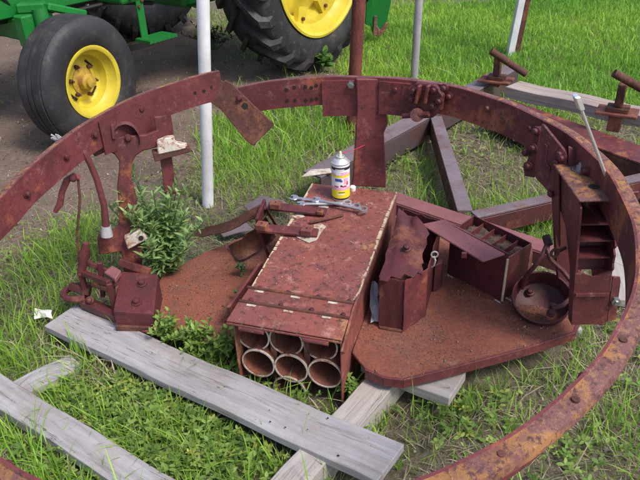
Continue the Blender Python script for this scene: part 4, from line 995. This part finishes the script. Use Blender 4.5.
# rusty pedal housing resting on the plank, left
hb0 = thing('pedal_housing', 'rusty maroon sloping housing with open frame resting on the long grey plank', 'housing', at(140, 325, .09))
Zh = .075
wa, wb_, wc, wd_ = at(117, 329, Zh), at(157, 331, Zh), at(163, 300, Zh), at(126, 298, Zh)
def up(p, z): return V((p.x, p.y, z))
zf = zabove(wa, 312); zr = zabove(wd_, 271)
vs = [wa, wb_, wc, wd_, up(wa, zf), up(wb_, zf - .002), up(wc, zr - .006), up(wd_, zr)]
vs[4] = vs[4] + V((0, .005, 0))
mb = MB().add(vs, [(0, 3, 2, 1), (4, 5, 6, 7), (0, 1, 5, 4), (1, 2, 6, 5), (2, 3, 7, 6), (3, 0, 4, 7)]); ho = mb.build('sloped_cover', M['maroon_dark'], hb0, bevel=.004, seg=2)
nn = (vs[5] - vs[4]).cross(vs[7] - vs[4]).normalized()
for u, v_ in ((.62, .72), (.55, .25)):
    p = vs[4].lerp(vs[5], u).lerp(vs[7].lerp(vs[6], u), v_); place(BOLT, 'bolt', ho, frame(p, nn) @ Matrix.Scale(1.25, 4))
MB().box((wa + wb_) / 2 + V((0, -.006, .012)), (wb_ - wa) * .5, V((0, .006, 0)), V((0, 0, .012))).build('base_flange', M['rust_dark'], ho, bevel=.002)
fa, fb, fc, fd = at(88, 300, .085), at(116, 312, .085), at(117, 286, .11), at(91, 276, .11)
fz = .12
mb = MB()
for a, b in ((fa, fb), (up(fa, zabove(fa, 272)), up(fb, zabove(fb, 283))), (fa, up(fa, zabove(fa, 270))), (fb, up(fb, zabove(fb, 283))), (up(fa, zabove(fa, 272)), up(fd, zabove(fa, 272) + .02))): mb.bar(a, b, .022, .020, (.2, -1, .1))
mb.build('open_frame', M['maroon_dark'], hb0, bevel=.003)
mb = MB(); mb.bar(at(83, 303, .085), at(118, 318, .085), .03, .035); mb.build('foot_bar', M['maroon_dark'], hb0, bevel=.003)
mb = MB(); ctr = at(80, 292, .11)
mb.tube([ctr + V((.065 * math.cos(t), .05 * math.sin(t), 0)) for t in [math.radians(60 + 24 * i) for i in range(11)]], .014, 8); mb.build('curved_guard', M['maroon_dark'], hb0, smooth=True)
mb = MB(); a = up(fa, zabove(fa, 274)); b = atp(86, 243, a, V((0, 1, 0))); mb.tube([a, a.lerp(b, .45), a.lerp(b, .6), b], [.016, .016, .022, .012], 10); pv = mb.build('upright_lever', M['maroon'], hb0, smooth=True)
mb = MB(); mb.tube([b, b.lerp(up(fd, b.z - .1), .6), up(fd, b.z - .17)], .006, 6); mb.build('spring_rod', M['rust_dark'], pv, smooth=True)
MB().prism([at(104, 272, .24), at(112, 265, .25), at(121, 270, .25), at(115, 279, .24)], V((0, 0, -.02))).build('small_cap', M['pink_bar'], hb0, bevel=.003)
footprint([wa, wb_, wc, wd_])
for (q0, z0_), (q1, z1_), wd2, mt2, nm2 in ((((86, 262), .24), ((118, 276), .20), .02, 'maroon_dark', 'link_bar'), (((92, 284), .16), ((112, 291), .15), .016, 'rust_dark', 'link_bar'), (((100, 262), .27), ((103, 296), .11), .018, 'maroon_dark', 'link_bar'), (((116, 268), .24), ((119, 312), .10), .014, 'rust_dark', 'link_bar'), (((70, 286), .14), ((90, 292), .13), .03, 'maroon_dark', 'link_bar'), (((120, 262), .22), ((150, 272), .20), .03, 'maroon', 'link_bar')):
    MB().bar(at(*q0, z0_), at(*q1, z1_), wd2, .02, (.2, -1, .3)).build(nm2, M[mt2], hb0, bevel=.002)
for q_, z_ in (((88, 274), .21), ((115, 284), .19), ((90, 300), .12)): place(BOLT, 'bolt', hb0, frame(at(*q_, z_), (.1, -.8, .5)))
# white scrap at the plank end
rows = [[at(36 + 5 * j + random.uniform(-1, 1), 310 + 4 * i + random.uniform(-1, 1), .02 + random.uniform(0, .03)) for j in range(4)] for i in range(3)]
tag(sheet('paper_scrap', rows, M['paper'], None, .002, .006), 'crumpled white scrap in the grass at the left plank end', 'scrap')
rows = [[at(574 + 4 * j + random.uniform(-1, 1), 326 + 4 * i + random.uniform(-1, 1), .015 + random.uniform(0, .02)) for j in range(3)] for i in range(3)]
tag(sheet('paper_scrap', rows, M['paper'], None, .002, .004), 'small white scrap on the ground below the bin column', 'scrap')

# ------------------------------------------------------------------ grass, clover and weeds
PATCH = [  # lush patches on the poor ground: centre (photo point on the ground), radius m, strength
    ((30, 300), .3, .6), ((120, 400), .40, .6), ((200, 440), .35, .6), ((250, 400), .3, .7), ((30, 430), .4, 1.1), ((90, 460), .5, 1.2),
    ((240, 130), .55, 1.3), ((290, 120), .5, 1.3), ((330, 110), .4, 1.2), ((255, 165), .3, .9), ((205, 150), .25, .6), ((190, 330), .22, 1.1), ((215, 345), .2, 1.1), ((525, 120), .3, .8), ((415, 170), .15, .5), ((500, 345), .22, .9), ((450, 420), .15, .5), ((480, 435), .15, .4), ((620, 430), .2, .5), ((590, 240), .4, .5), ((520, 225), .25, .8), ((560, 330), .2, .5), ((60, 240), .3, .5), ((610, 60), 1.0, 1.0)]
PW = [(tuple(at(*p, 0))[:2], r, s) for p, r, s in PATCH]
def density(x, y):
    d = np.full(x.shape, .19)
    lawn = np.clip((sdist(x, y, LAWN) + (fbm(x, y, 1.8) - .5) * .7) / .35 + .5, 0, 1)
    for (px_, py_), r, s in PW: d = d + s * np.exp(-((x - px_) ** 2 + (y - py_) ** 2) / (r * r))
    d = np.minimum(d, 1.25) * (.25 + 1.5 * fbm(x + 1, y + 2, 3.0) ** 1.4 * 1.3)
    d = d * (1 - lawn) + lawn * (1.15 + .3 * (fbm(x, y, 1) - .5))
    return np.clip(d * (1 - (.80 + .17 * np.clip((y - 2.9) / .6, 0, 1)) * dirtness(x, y)), 0, 1.4), lawn
def blocked(x, y, pad=0):
    b = np.zeros(x.shape, bool)
    for P in EXCL: b |= inpoly(x, y, P)
    return b
G_A, G_B, DRY = np.array([.17, .36, .045]), np.array([.35, .58, .075]), np.array([.48, .42, .29])
def blades(name, x, y, h, wd, lean, col, seed, z0=None, label=None, cat=None, kind=None, parent=None, segs=3):
    r = np.random.default_rng(seed); n = len(x)
    a = r.uniform(0, 2 * np.pi, n); la = a + r.normal(0, .9, n)
    dx, dy = np.cos(la), np.sin(la); wx, wy = -np.sin(a), np.cos(a)
    z = ground_z(x, y) - .004 if z0 is None else z0
    V_ = []; ts = [0, .45, .8, 1.0] if segs == 3 else [0, .6, 1.0]
    for t in ts:
        ln = lean * h * t ** 1.9; zz = h * (t - .42 * np.minimum(lean, 1.6) * t * t * .6)
        cx_, cy_, cz = x + dx * ln, y + dy * ln, z + np.maximum(zz, 0.002)
        if t < 1:
            ww = wd * (1 - .45 * t) * .5
            V_ += [np.stack([cx_ - wx * ww, cy_ - wy * ww, cz], 1), np.stack([cx_ + wx * ww, cy_ + wy * ww, cz], 1)]
        else: V_.append(np.stack([cx_, cy_, cz], 1))
    k = len(V_); vs = np.stack(V_, 1).reshape(-1, 3); b = np.arange(n)[:, None] * k
    tri = []
    for s in range(len(ts) - 2): tri += [[2 * s, 2 * s + 1, 2 * s + 3], [2 * s, 2 * s + 3, 2 * s + 2]]
    s = len(ts) - 2; tri.append([2 * s, 2 * s + 1, 2 * s + 2])
    fs = np.concatenate([b + np.array(t)[None] for t in tri]).reshape(-1, 3)
    me = bpy.data.meshes.new(name); fast_mesh(me, vs, fs, 3); tint(me, np.repeat(col, k, axis=0)); me.materials.append(M['blade'])
    o = bpy.data.objects.new(name, me); COL.objects.link(o)
    if parent: o.parent = parent
    return tag(o, label, cat, None, kind)
def scatter(n, x0, x1, y0, y1, seed):
    r = np.random.default_rng(seed); x = r.uniform(x0, x1, n); y = r.uniform(y0, y1, n); d, lw = density(x, y)
    # keep what could be seen from about here, with a margin
    half = .62 * (y + .9) + .5
    k = (r.uniform(0, 1.4, n) < d) & ~blocked(x, y) & (np.abs(x) < half)
    return x[k], y[k], d[k], lw[k], r
def clumped(x, y, r, amt):
    return x + r.normal(0, amt, len(x)), y + r.normal(0, amt, len(x))
for nm, n, (x0, x1, y0, y1), hm, wm, seed, lab in (
        ('grass', 190000, (-2.4, 2.4, .35, 3.6), .075, .0042, 11, 'patchy green grass growing around and inside the ring'),
        ('grass', 230000, (-4.0, 4.6, 3.6, 8.0), .085, .0078, 12, 'bright green lawn behind the ring'),
        ('grass', 90000, (-8, 9, 8.0, 15), .10, .010, 13, 'far green lawn beyond the poles')):
    x, y, d, lw, r = scatter(n, x0, x1, y0, y1, seed)
    m = len(x); cl = fbm(x * 1.0 + 5, y, 9)
    h = hm * r.lognormal(0, .38, m) * (.55 + .5 * np.minimum(d, 1)) * (.6 + .9 * cl)
    h = np.clip(h * (1 - .48 * lw), .012, .22)
    dry = (r.random(m) < (.42 - .40 * lw) * (1.25 - .5 * np.minimum(d, 1)))
    h = np.where(dry, h * .6, h)
    lean = np.where(dry, r.uniform(.9, 2.2, m), np.abs(r.normal(.45, .35, m)))
    t = np.clip(.5 * r.random(m) + .5 * fbm(x, y, 2.5) * 1.2 + lw * .25, 0, 1)[:, None]
    col = (G_A * (1 - t) + G_B * t) * r.uniform(.65, 1.2, (m, 1))
    col = col * (1 + (fbm(x + 20, y, .9) - .5)[:, None] * np.array([[1.3, .7, .9]]) * lw[:, None])
    col = np.where(dry[:, None], DRY * r.uniform(.55, 1.15, (m, 1)), col)
    blades(nm, x, y, h, wm * r.uniform(.6, 1.3, m), lean, col, seed + 50, label=lab, kind='stuff', segs=3 if seed == 11 else 2)
# tall tufts
tx, ty_, th_, tc_ = [], [], [], []
for (px_, py_), n, h, sp, cl in (((88, 362), 16, .17, .02, 0), ((82, 365), 10, .13, .02, 0), ((160, 335), 34, .15, .06, 0), ((180, 340), 60, .12, .09, 0), ((200, 345), 60, .12, .10, 0), ((225, 352), 40, .10, .06, 0), ((245, 382), 110, .11, .06, 0), ((285, 392), 90, .07, .05, 0), ((310, 394), 60, .07, .05, 0), ((340, 396), 60, .08, .04, 0), ((260, 384), 60, .06, .05, 1), ((262, 388), 40, .13, .06, 0), ((330, 392), 40, .13, .06, 0), ((318, 396), 30, .10, .05, 0), ((360, 390), 30, .09, .05, 0), ((275, 380), 30, .14, .05, 1), ((232, 378), 25, .12, .05, 1),
                             ((122, 368), 340, .12, .055, 1), ((145, 374), 260, .11, .05, 1), ((100, 362), 140, .13, .06, 1), ((165, 384), 120, .08, .06, 1), ((150, 420), 60, .10, .12, 0), ((110, 420), 60, .10, .12, 0), ((210, 450), 70, .10, .13, 0), ((240, 440), 50, .10, .1, 0), ((180, 430), 60, .06, .15, 1), ((520, 118), 60, .20, .12, 0), ((562, 112), 40, .17, .10, 0), ((440, 210), 50, .16, .07, 0), ((530, 215), 90, .17, .08, 0), ((545, 225), 60, .13, .07, 0), ((500, 350), 130, .14, .10, 0), ((480, 355), 70, .10, .09, 0), ((515, 345), 70, .13, .07, 0), ((600, 135), 30, .16, .07, 0), ((55, 320), 30, .13, .10, 0), ((20, 345), 50, .14, .14, 0), ((200, 300), 6, .05, .04, 0), ((620, 440), 50, .11, .12, 0), ((30, 465), 80, .12, .14, 0), ((90, 470), 30, .10, .14, 0), ((150, 465), 25, .10, .12, 0), ((60, 400), 30, .09, .12, 0), ((415, 205), 30, .11, .06, 0), ((255, 105), 160, .16, .18, 0), ((300, 100), 160, .16, .18, 0), ((280, 140), 180, .17, .18, 0), ((245, 150), 120, .15, .14, 0), ((320, 130), 110, .17, .14, 0), ((385, 170), 30, .09, .1, 0), ((365, 78), 60, .16, .3, 0)):
    c = at(px_, py_, 0)
    for _ in range(n):
        tx.append(c.x + random.gauss(0, sp)); ty_.append(c.y + random.gauss(0, sp)); th_.append(h * random.uniform(.5, 1.25)); tc_.append(cl if random.random() > .15 else 1 - cl)
for P_ in EXCL[:5]:
    for i_ in (0, 2):
        a_, b_ = (P_[0], P_[1]) if i_ == 0 else (P_[3], P_[2]); L_ = float(np.hypot(*(b_ - a_))); nrm_ = np.array([-(b_ - a_)[1], (b_ - a_)[0]]) / L_ * (1 if i_ == 0 else -1)
        if ((a_ + nrm_ * .05) - P_.mean(0)) @ nrm_ < 0: nrm_ = -nrm_
        for _ in range(int(L_ * 150)):
            t_ = random.random() ; o_ = a_ + (b_ - a_) * t_ + nrm_ * random.uniform(.004, .035); tx.append(o_[0]); ty_.append(o_[1]); th_.append(random.uniform(.03, .10)); tc_.append(1 if random.random() < .3 else 0)
tx, ty_, th_, tc_ = map(np.array, (tx, ty_, th_, tc_)); r = np.random.default_rng(5); k = ~blocked(tx, ty_); tx, ty_, th_, tc_ = tx[k], ty_[k], th_[k], tc_[k]; m = len(tx)
t = r.random((m, 1)); col = np.where(tc_[:, None] > 0, DRY * r.uniform(.6, 1.2, (m, 1)), (G_A * (1 - t) + G_B * t) * r.uniform(.8, 1.15, (m, 1)))
blades('tall_grass', tx, ty_, th_, .0055 * r.uniform(.6, 1.3, m), np.where(tc_ > 0, r.uniform(.5, 1.6, m), np.abs(r.normal(.45, .3, m))), col, 77, label='taller grass tufts and straw around planks, beams and bins', kind='stuff')

r = np.random.default_rng(41); x = r.uniform(-2.2, 2.4, 60000); y = r.uniform(.4, 4.6, 60000); d, lw = density(x, y)
k = (r.random(60000) < np.clip(.75 - .35 * d, 0, 1) * (1 - .93 * dirtness(x, y)) * (1 - lw)) & ~blocked(x, y) & (fbm(x, y, 5) > .36); x, y = x[k], y[k]; m = len(x)
col = np.array([.42, .36, .27]) * r.uniform(.4, 1.1, (m, 1)) * np.array([[1, 1, 1]]) + r.normal(0, .015, (m, 3))
blades('straw', x, y, r.uniform(.015, .05, m), .0032 * r.uniform(.6, 1.4, m), r.uniform(1.6, 3.2, m), np.clip(col, .02, 1), 43, label='dead flattened straw matted on the poor ground', kind='stuff', segs=2)
# broad small weed leaves (clover and the like)
def leaves(name, P, D, L, Wd, col, seed, label=None, kind=None, parent=None, org=None, cat=None):
    # P base points, D unit directions, L length, Wd width: a folded four-face leaf
    r = np.random.default_rng(seed); n = len(P)
    up_ = np.array([0, 0, 1.0]) + r.normal(0, .25, (n, 3)); S_ = np.cross(D, up_); S_ /= np.linalg.norm(S_, axis=1, keepdims=True) + 1e-9; Nn = np.cross(S_, D)
    L = L[:, None]; Wd = Wd[:, None]
    pts = [P, P + D * L * .35 + S_ * Wd * .5 + Nn * Wd * .12, P + D * L * .38 - Nn * Wd * .05, P + D * L * .35 - S_ * Wd * .5 + Nn * Wd * .12,
           P + D * L * .72 + S_ * Wd * .42 - Nn * L * .04, P + D * L * .72 - S_ * Wd * .42 - Nn * L * .04, P + D * L - Nn * L * .16]
    vs = np.stack(pts, 1).reshape(-1, 3); b = np.arange(n)[:, None] * 7
    tri = [[0, 2, 1], [0, 3, 2], [1, 2, 4], [2, 3, 5], [2, 5, 4], [4, 5, 6]]
    fs = np.concatenate([b + np.array(t)[None] for t in tri]).reshape(-1, 3)
    if org is not None: vs = vs - np.array(org)
    me = bpy.data.meshes.new(name); fast_mesh(me, vs, fs, 3); tint(me, np.repeat(col, 7, axis=0)); me.materials.append(M['weed'])
    o = bpy.data.objects.new(name, me); COL.objects.link(o)
    if parent: o.parent = parent
    return tag(o, label, cat, None, kind)
cx_, cy_, cs = [], [], []
for (px_, py_), n, sp in (((110, 405), 420, .14), ((150, 425), 560, .15), ((200, 440), 560, .16), ((235, 455), 380, .14), ((140, 400), 200, .12), ((185, 470), 380, .14), ((215, 400), 200, .10), ((60, 470), 120, .14), ((255, 430), 180, .1), ((455, 400), 55, .06), ((480, 415), 45, .07), ((445, 430), 40, .07), ((590, 460), 40, .08), ((560, 465), 30, .08), ((470, 150), 40, .18), ((500, 160), 30, .15), ((120, 230), 60, .15), ((190, 175), 60, .12), ((365, 445), 20, .03), ((340, 395), 50, .05), ((395, 400), 50, .07), ((210, 335), 90, .07), ((180, 335), 60, .06), ((40, 260), 60, .15), ((620, 350), 60, .1), ((320, 62), 14, .05), ((400, 165), 60, .08)):
    c = at(px_, py_, 0)
    for _ in range(n): cx_.append(c.x + random.gauss(0, sp)); cy_.append(c.y + random.gauss(0, sp)); cs.append(1)
cx_, cy_ = np.array(cx_), np.array(cy_); k = ~blocked(cx_, cy_); cx_, cy_ = cx_[k], cy_[k]; n = len(cx_); r = np.random.default_rng(9)
PP = []; DD = []; LL = []; WW = []; CC = []
for x, y in zip(cx_, cy_):
    z = gz(x, y) + r.uniform(.008, .075); c = (np.array([.12, .23, .05]) * (1 - (q := r.random())) + np.array([.30, .40, .10]) * q) * r.uniform(.65, 1.2) * (np.array([1.35, 1.05, .9]) if r.random() < .12 else 1)
    a0 = r.uniform(0, 6.28); s = r.uniform(.009, .026)
    for j in range(r.integers(3, 5)):
        a = a0 + j * 1.7 + r.normal(0, .2); e = r.uniform(-.1, .7); d = np.array([math.cos(a) * math.cos(e), math.sin(a) * math.cos(e), math.sin(e)])
        PP.append((x, y, z)); DD.append(d); LL.append(s); WW.append(s * r.uniform(.38, .6)); CC.append(c * r.uniform(.85, 1.15))
leaves('ground_weeds', np.array(PP), np.array(DD), np.array(LL), np.array(WW), np.array(CC), 3, 'low leafy weeds and clover between the planks', 'stuff')

# bushy weed growing through the left floor
def bush(px_, z0, h, spread, nstem, nleaf, name, label, leafL=.05, leafW=.012, c0=(.055, .125, .045), c1=(.14, .23, .085), seed=4):
    b = at(*px_, z0); o = thing(name, label, 'plant', b); r = np.random.default_rng(seed)
    mb = MB(); PP, DD, LL, WW, CC = [], [], [], [], []
    for i in range(nstem):
        a = r.uniform(0, 6.28); s = r.uniform(.1, 1) ** .7 * spread; hh = h * r.uniform(.55, 1.0) * (1 - .35 * (s / spread) ** 2)
        bs = b + V((math.cos(a) * s * .12, math.sin(a) * s * .12, 0)); tp_ = b + V((math.cos(a) * s, math.sin(a) * s * .8, hh)); md = bs.lerp(tp_, .5) + V((math.cos(a) * -.02, math.sin(a) * -.02, .03))
        path = [bs, bs.lerp(md, .6), md, md.lerp(tp_, .55), tp_]; mb.tube(path, [.004, .0035, .003, .0025, .0015], 5)
        for j in range(nleaf):
            t = .18 + .82 * (j + r.random()) / nleaf; k = min(3, int(t * 4)); p = path[k].lerp(path[k + 1], t * 4 - k)
            an = j * 2.4 + r.normal(0, .3); e = r.uniform(.0, .95) + .4 * (t > .85); dd = np.array([math.cos(an) * math.cos(e), math.sin(an) * math.cos(e), math.sin(e)])
            PP.append(tuple(p)); DD.append(dd); L_ = leafL * r.uniform(.6, 1.15) * (1.1 - .45 * t); LL.append(L_); WW.append(leafW * r.uniform(.7, 1.2)); q = r.random() * .6 + .4 * t
            CC.append((np.array(c0) * (1 - q) + np.array(c1) * q) * r.uniform(.7, 1.2) * (np.array([1.5, 1.1, .8]) if r.random() < .05 else 1))
    mb.build('stem', M['stem'], o)
    leaves('foliage', np.array(PP), np.array(DD), np.array(LL), np.array(WW), np.array(CC), seed, parent=o, org=tuple(b))
    return o
bush((168, 280), .04, .54, .21, 42, 40, 'weed_plant', 'bushy grey green weed growing up beside the left floor plate', .066, .0112, (.14, .27, .095), (.33, .48, .18))
bush((242, 276), .09, .07, .035, 5, 7, 'weed_seedling', 'small weed sprouting through the rusty left floor plate', .028, .009, seed=6)
bush((240, 300), .09, .05, .03, 4, 6, 'weed_seedling', 'tiny weed at the left foot of the red box', .026, .008, seed=8)
bush((322, 70), 0, .17, .10, 7, 8, 'dock_weed', 'broad leafed weed in front of the large rear tyre', .10, .045, (.08, .2, .04), (.16, .30, .07), seed=10)
bush((213, 50), 0, .30, .30, 16, 16, 'scrub_weed', 'dull scrubby weed beside the far side of the tractor', .06, .02, (.05, .07, .03), (.11, .12, .05), seed=12)
bush((368, 452), .02, .06, .05, 6, 8, 'weed_seedling', 'small clover weed beside the pale timber', .03, .014, (.07, .16, .03), (.15, .26, .05), seed=14)

# crumbs of soil, rust flakes and leaf bits lying on the steel
def crumbs(name, pts, size, col, seed, label):
    r = np.random.default_rng(seed); n = len(pts); P = np.array(pts)
    base = np.array([(1, 0, 0), (-.5, .8, 0), (-.5, -.8, 0), (.1, .05, .8)])
    sc = size * r.lognormal(0, .5, (n, 1, 1)); an = r.uniform(0, 6.28, n); c, s_ = np.cos(an), np.sin(an)
    B = np.repeat(base[None], n, 0) * (1 + r.normal(0, .35, (n, 4, 3))) * sc
    vs = np.stack([B[..., 0] * c[:, None] - B[..., 1] * s_[:, None], B[..., 0] * s_[:, None] + B[..., 1] * c[:, None], B[..., 2]], -1) + P[:, None]
    b = np.arange(n)[:, None] * 4; fs = np.concatenate([b + np.array(t)[None] for t in ([0, 1, 3], [1, 2, 3], [2, 0, 3], [0, 2, 1])]).reshape(-1, 3)
    me = bpy.data.meshes.new(name); fast_mesh(me, vs.reshape(-1, 3), fs, 3)
    cc = np.array(col)[r.integers(0, len(col), n)] * r.uniform(.6, 1.2, (n, 1)); tint(me, np.repeat(cc, 4, axis=0)); me.materials.append(M['crumb'])
    o = bpy.data.objects.new(name, me); COL.objects.link(o); tag(o, label, None, None, 'stuff')
m, nt, b_ = newmat('crumbs'); a_ = nd(nt, 'ShaderNodeAttribute'); a_.attribute_name = 'tint'; nt.links.new(a_.outputs['Color'], b_.inputs['Base Color']); b_.inputs['Roughness'].default_value = .9; M['crumb'] = m
r = np.random.default_rng(21)
def sample_poly(pts, z, n, bias=None):
    P = np.array([(p.x, p.y) for p in pts]); lo, hi = P.min(0), P.max(0); q = r.uniform(lo, hi, (n * 3, 2)); q = q[inpoly(q[:, 0], q[:, 1], P)]
    if bias is not None: q = q[r.random(len(q)) < bias(q[:, 0], q[:, 1])]
    return [(x, y, z) for x, y in q[:n]]
dens = lambda x, y: np.clip(fbm(x, y, 7) * 2.4 - .7, .05, 1)
crumbs('floor_debris', sample_poly(right_floor, FLZ + .0005, 4200, dens) + sample_poly(left_floor, .0855, 2600, dens), .0019, [(.20, .12, .09), (.12, .075, .06), (.24, .17, .13), (.26, .10, .06), (.18, .14, .10)], 31, 'soil crumbs and rust flakes scattered over the floor plates')
tp2 = [bx(r.uniform(.01, BW - .01), r.uniform(.18, BL - .01), .0004) for _ in range(420)]
crumbs('box_debris', [tuple(p) for p in tp2] , .0018, [(.35, .24, .19), (.14, .07, .06), (.45, .36, .28)], 33, 'fine flakes and dust on the red box lid')
gq = np.stack([r.uniform(-3, 3.2, 16000), r.uniform(.6, 6, 16000)], 1); dd_, _l = density(gq[:, 0], gq[:, 1]); gq = gq[(r.random(len(gq)) > dd_ * .9) & ~blocked(gq[:, 0], gq[:, 1])]
crumbs('ground_litter', [(x, y, z) for (x, y), z in zip(gq, ground_z(gq[:, 0], gq[:, 1]))], .0055, [(.20, .15, .13), (.14, .10, .09), (.30, .25, .22), (.36, .32, .26), (.10, .07, .06)], 35, 'small stones, clods and dead leaf litter on the bare ground')

for q_, h_, sp_, ns_, nl_, lb_, sd_i in (((172, 350), .18, .09, 18, 16, 'leafy green weed at the front edge of the left floor plate, nearest the housing', 61), ((200, 357), .20, .10, 22, 16, 'leafy green weed at the front edge of the left floor plate, midway along', 62), ((224, 364), .17, .08, 16, 16, 'leafy green weed against the left front foot of the red box', 63), ((352, 400), .11, .05, 9, 10, 'leafy green weed at the right front corner of the red box', 64)):
    bush(q_, .0, h_, sp_, ns_, nl_, 'weed_plant', lb_, .040, .011, (.13, .25, .05), (.30, .44, .10), seed=sd_i)
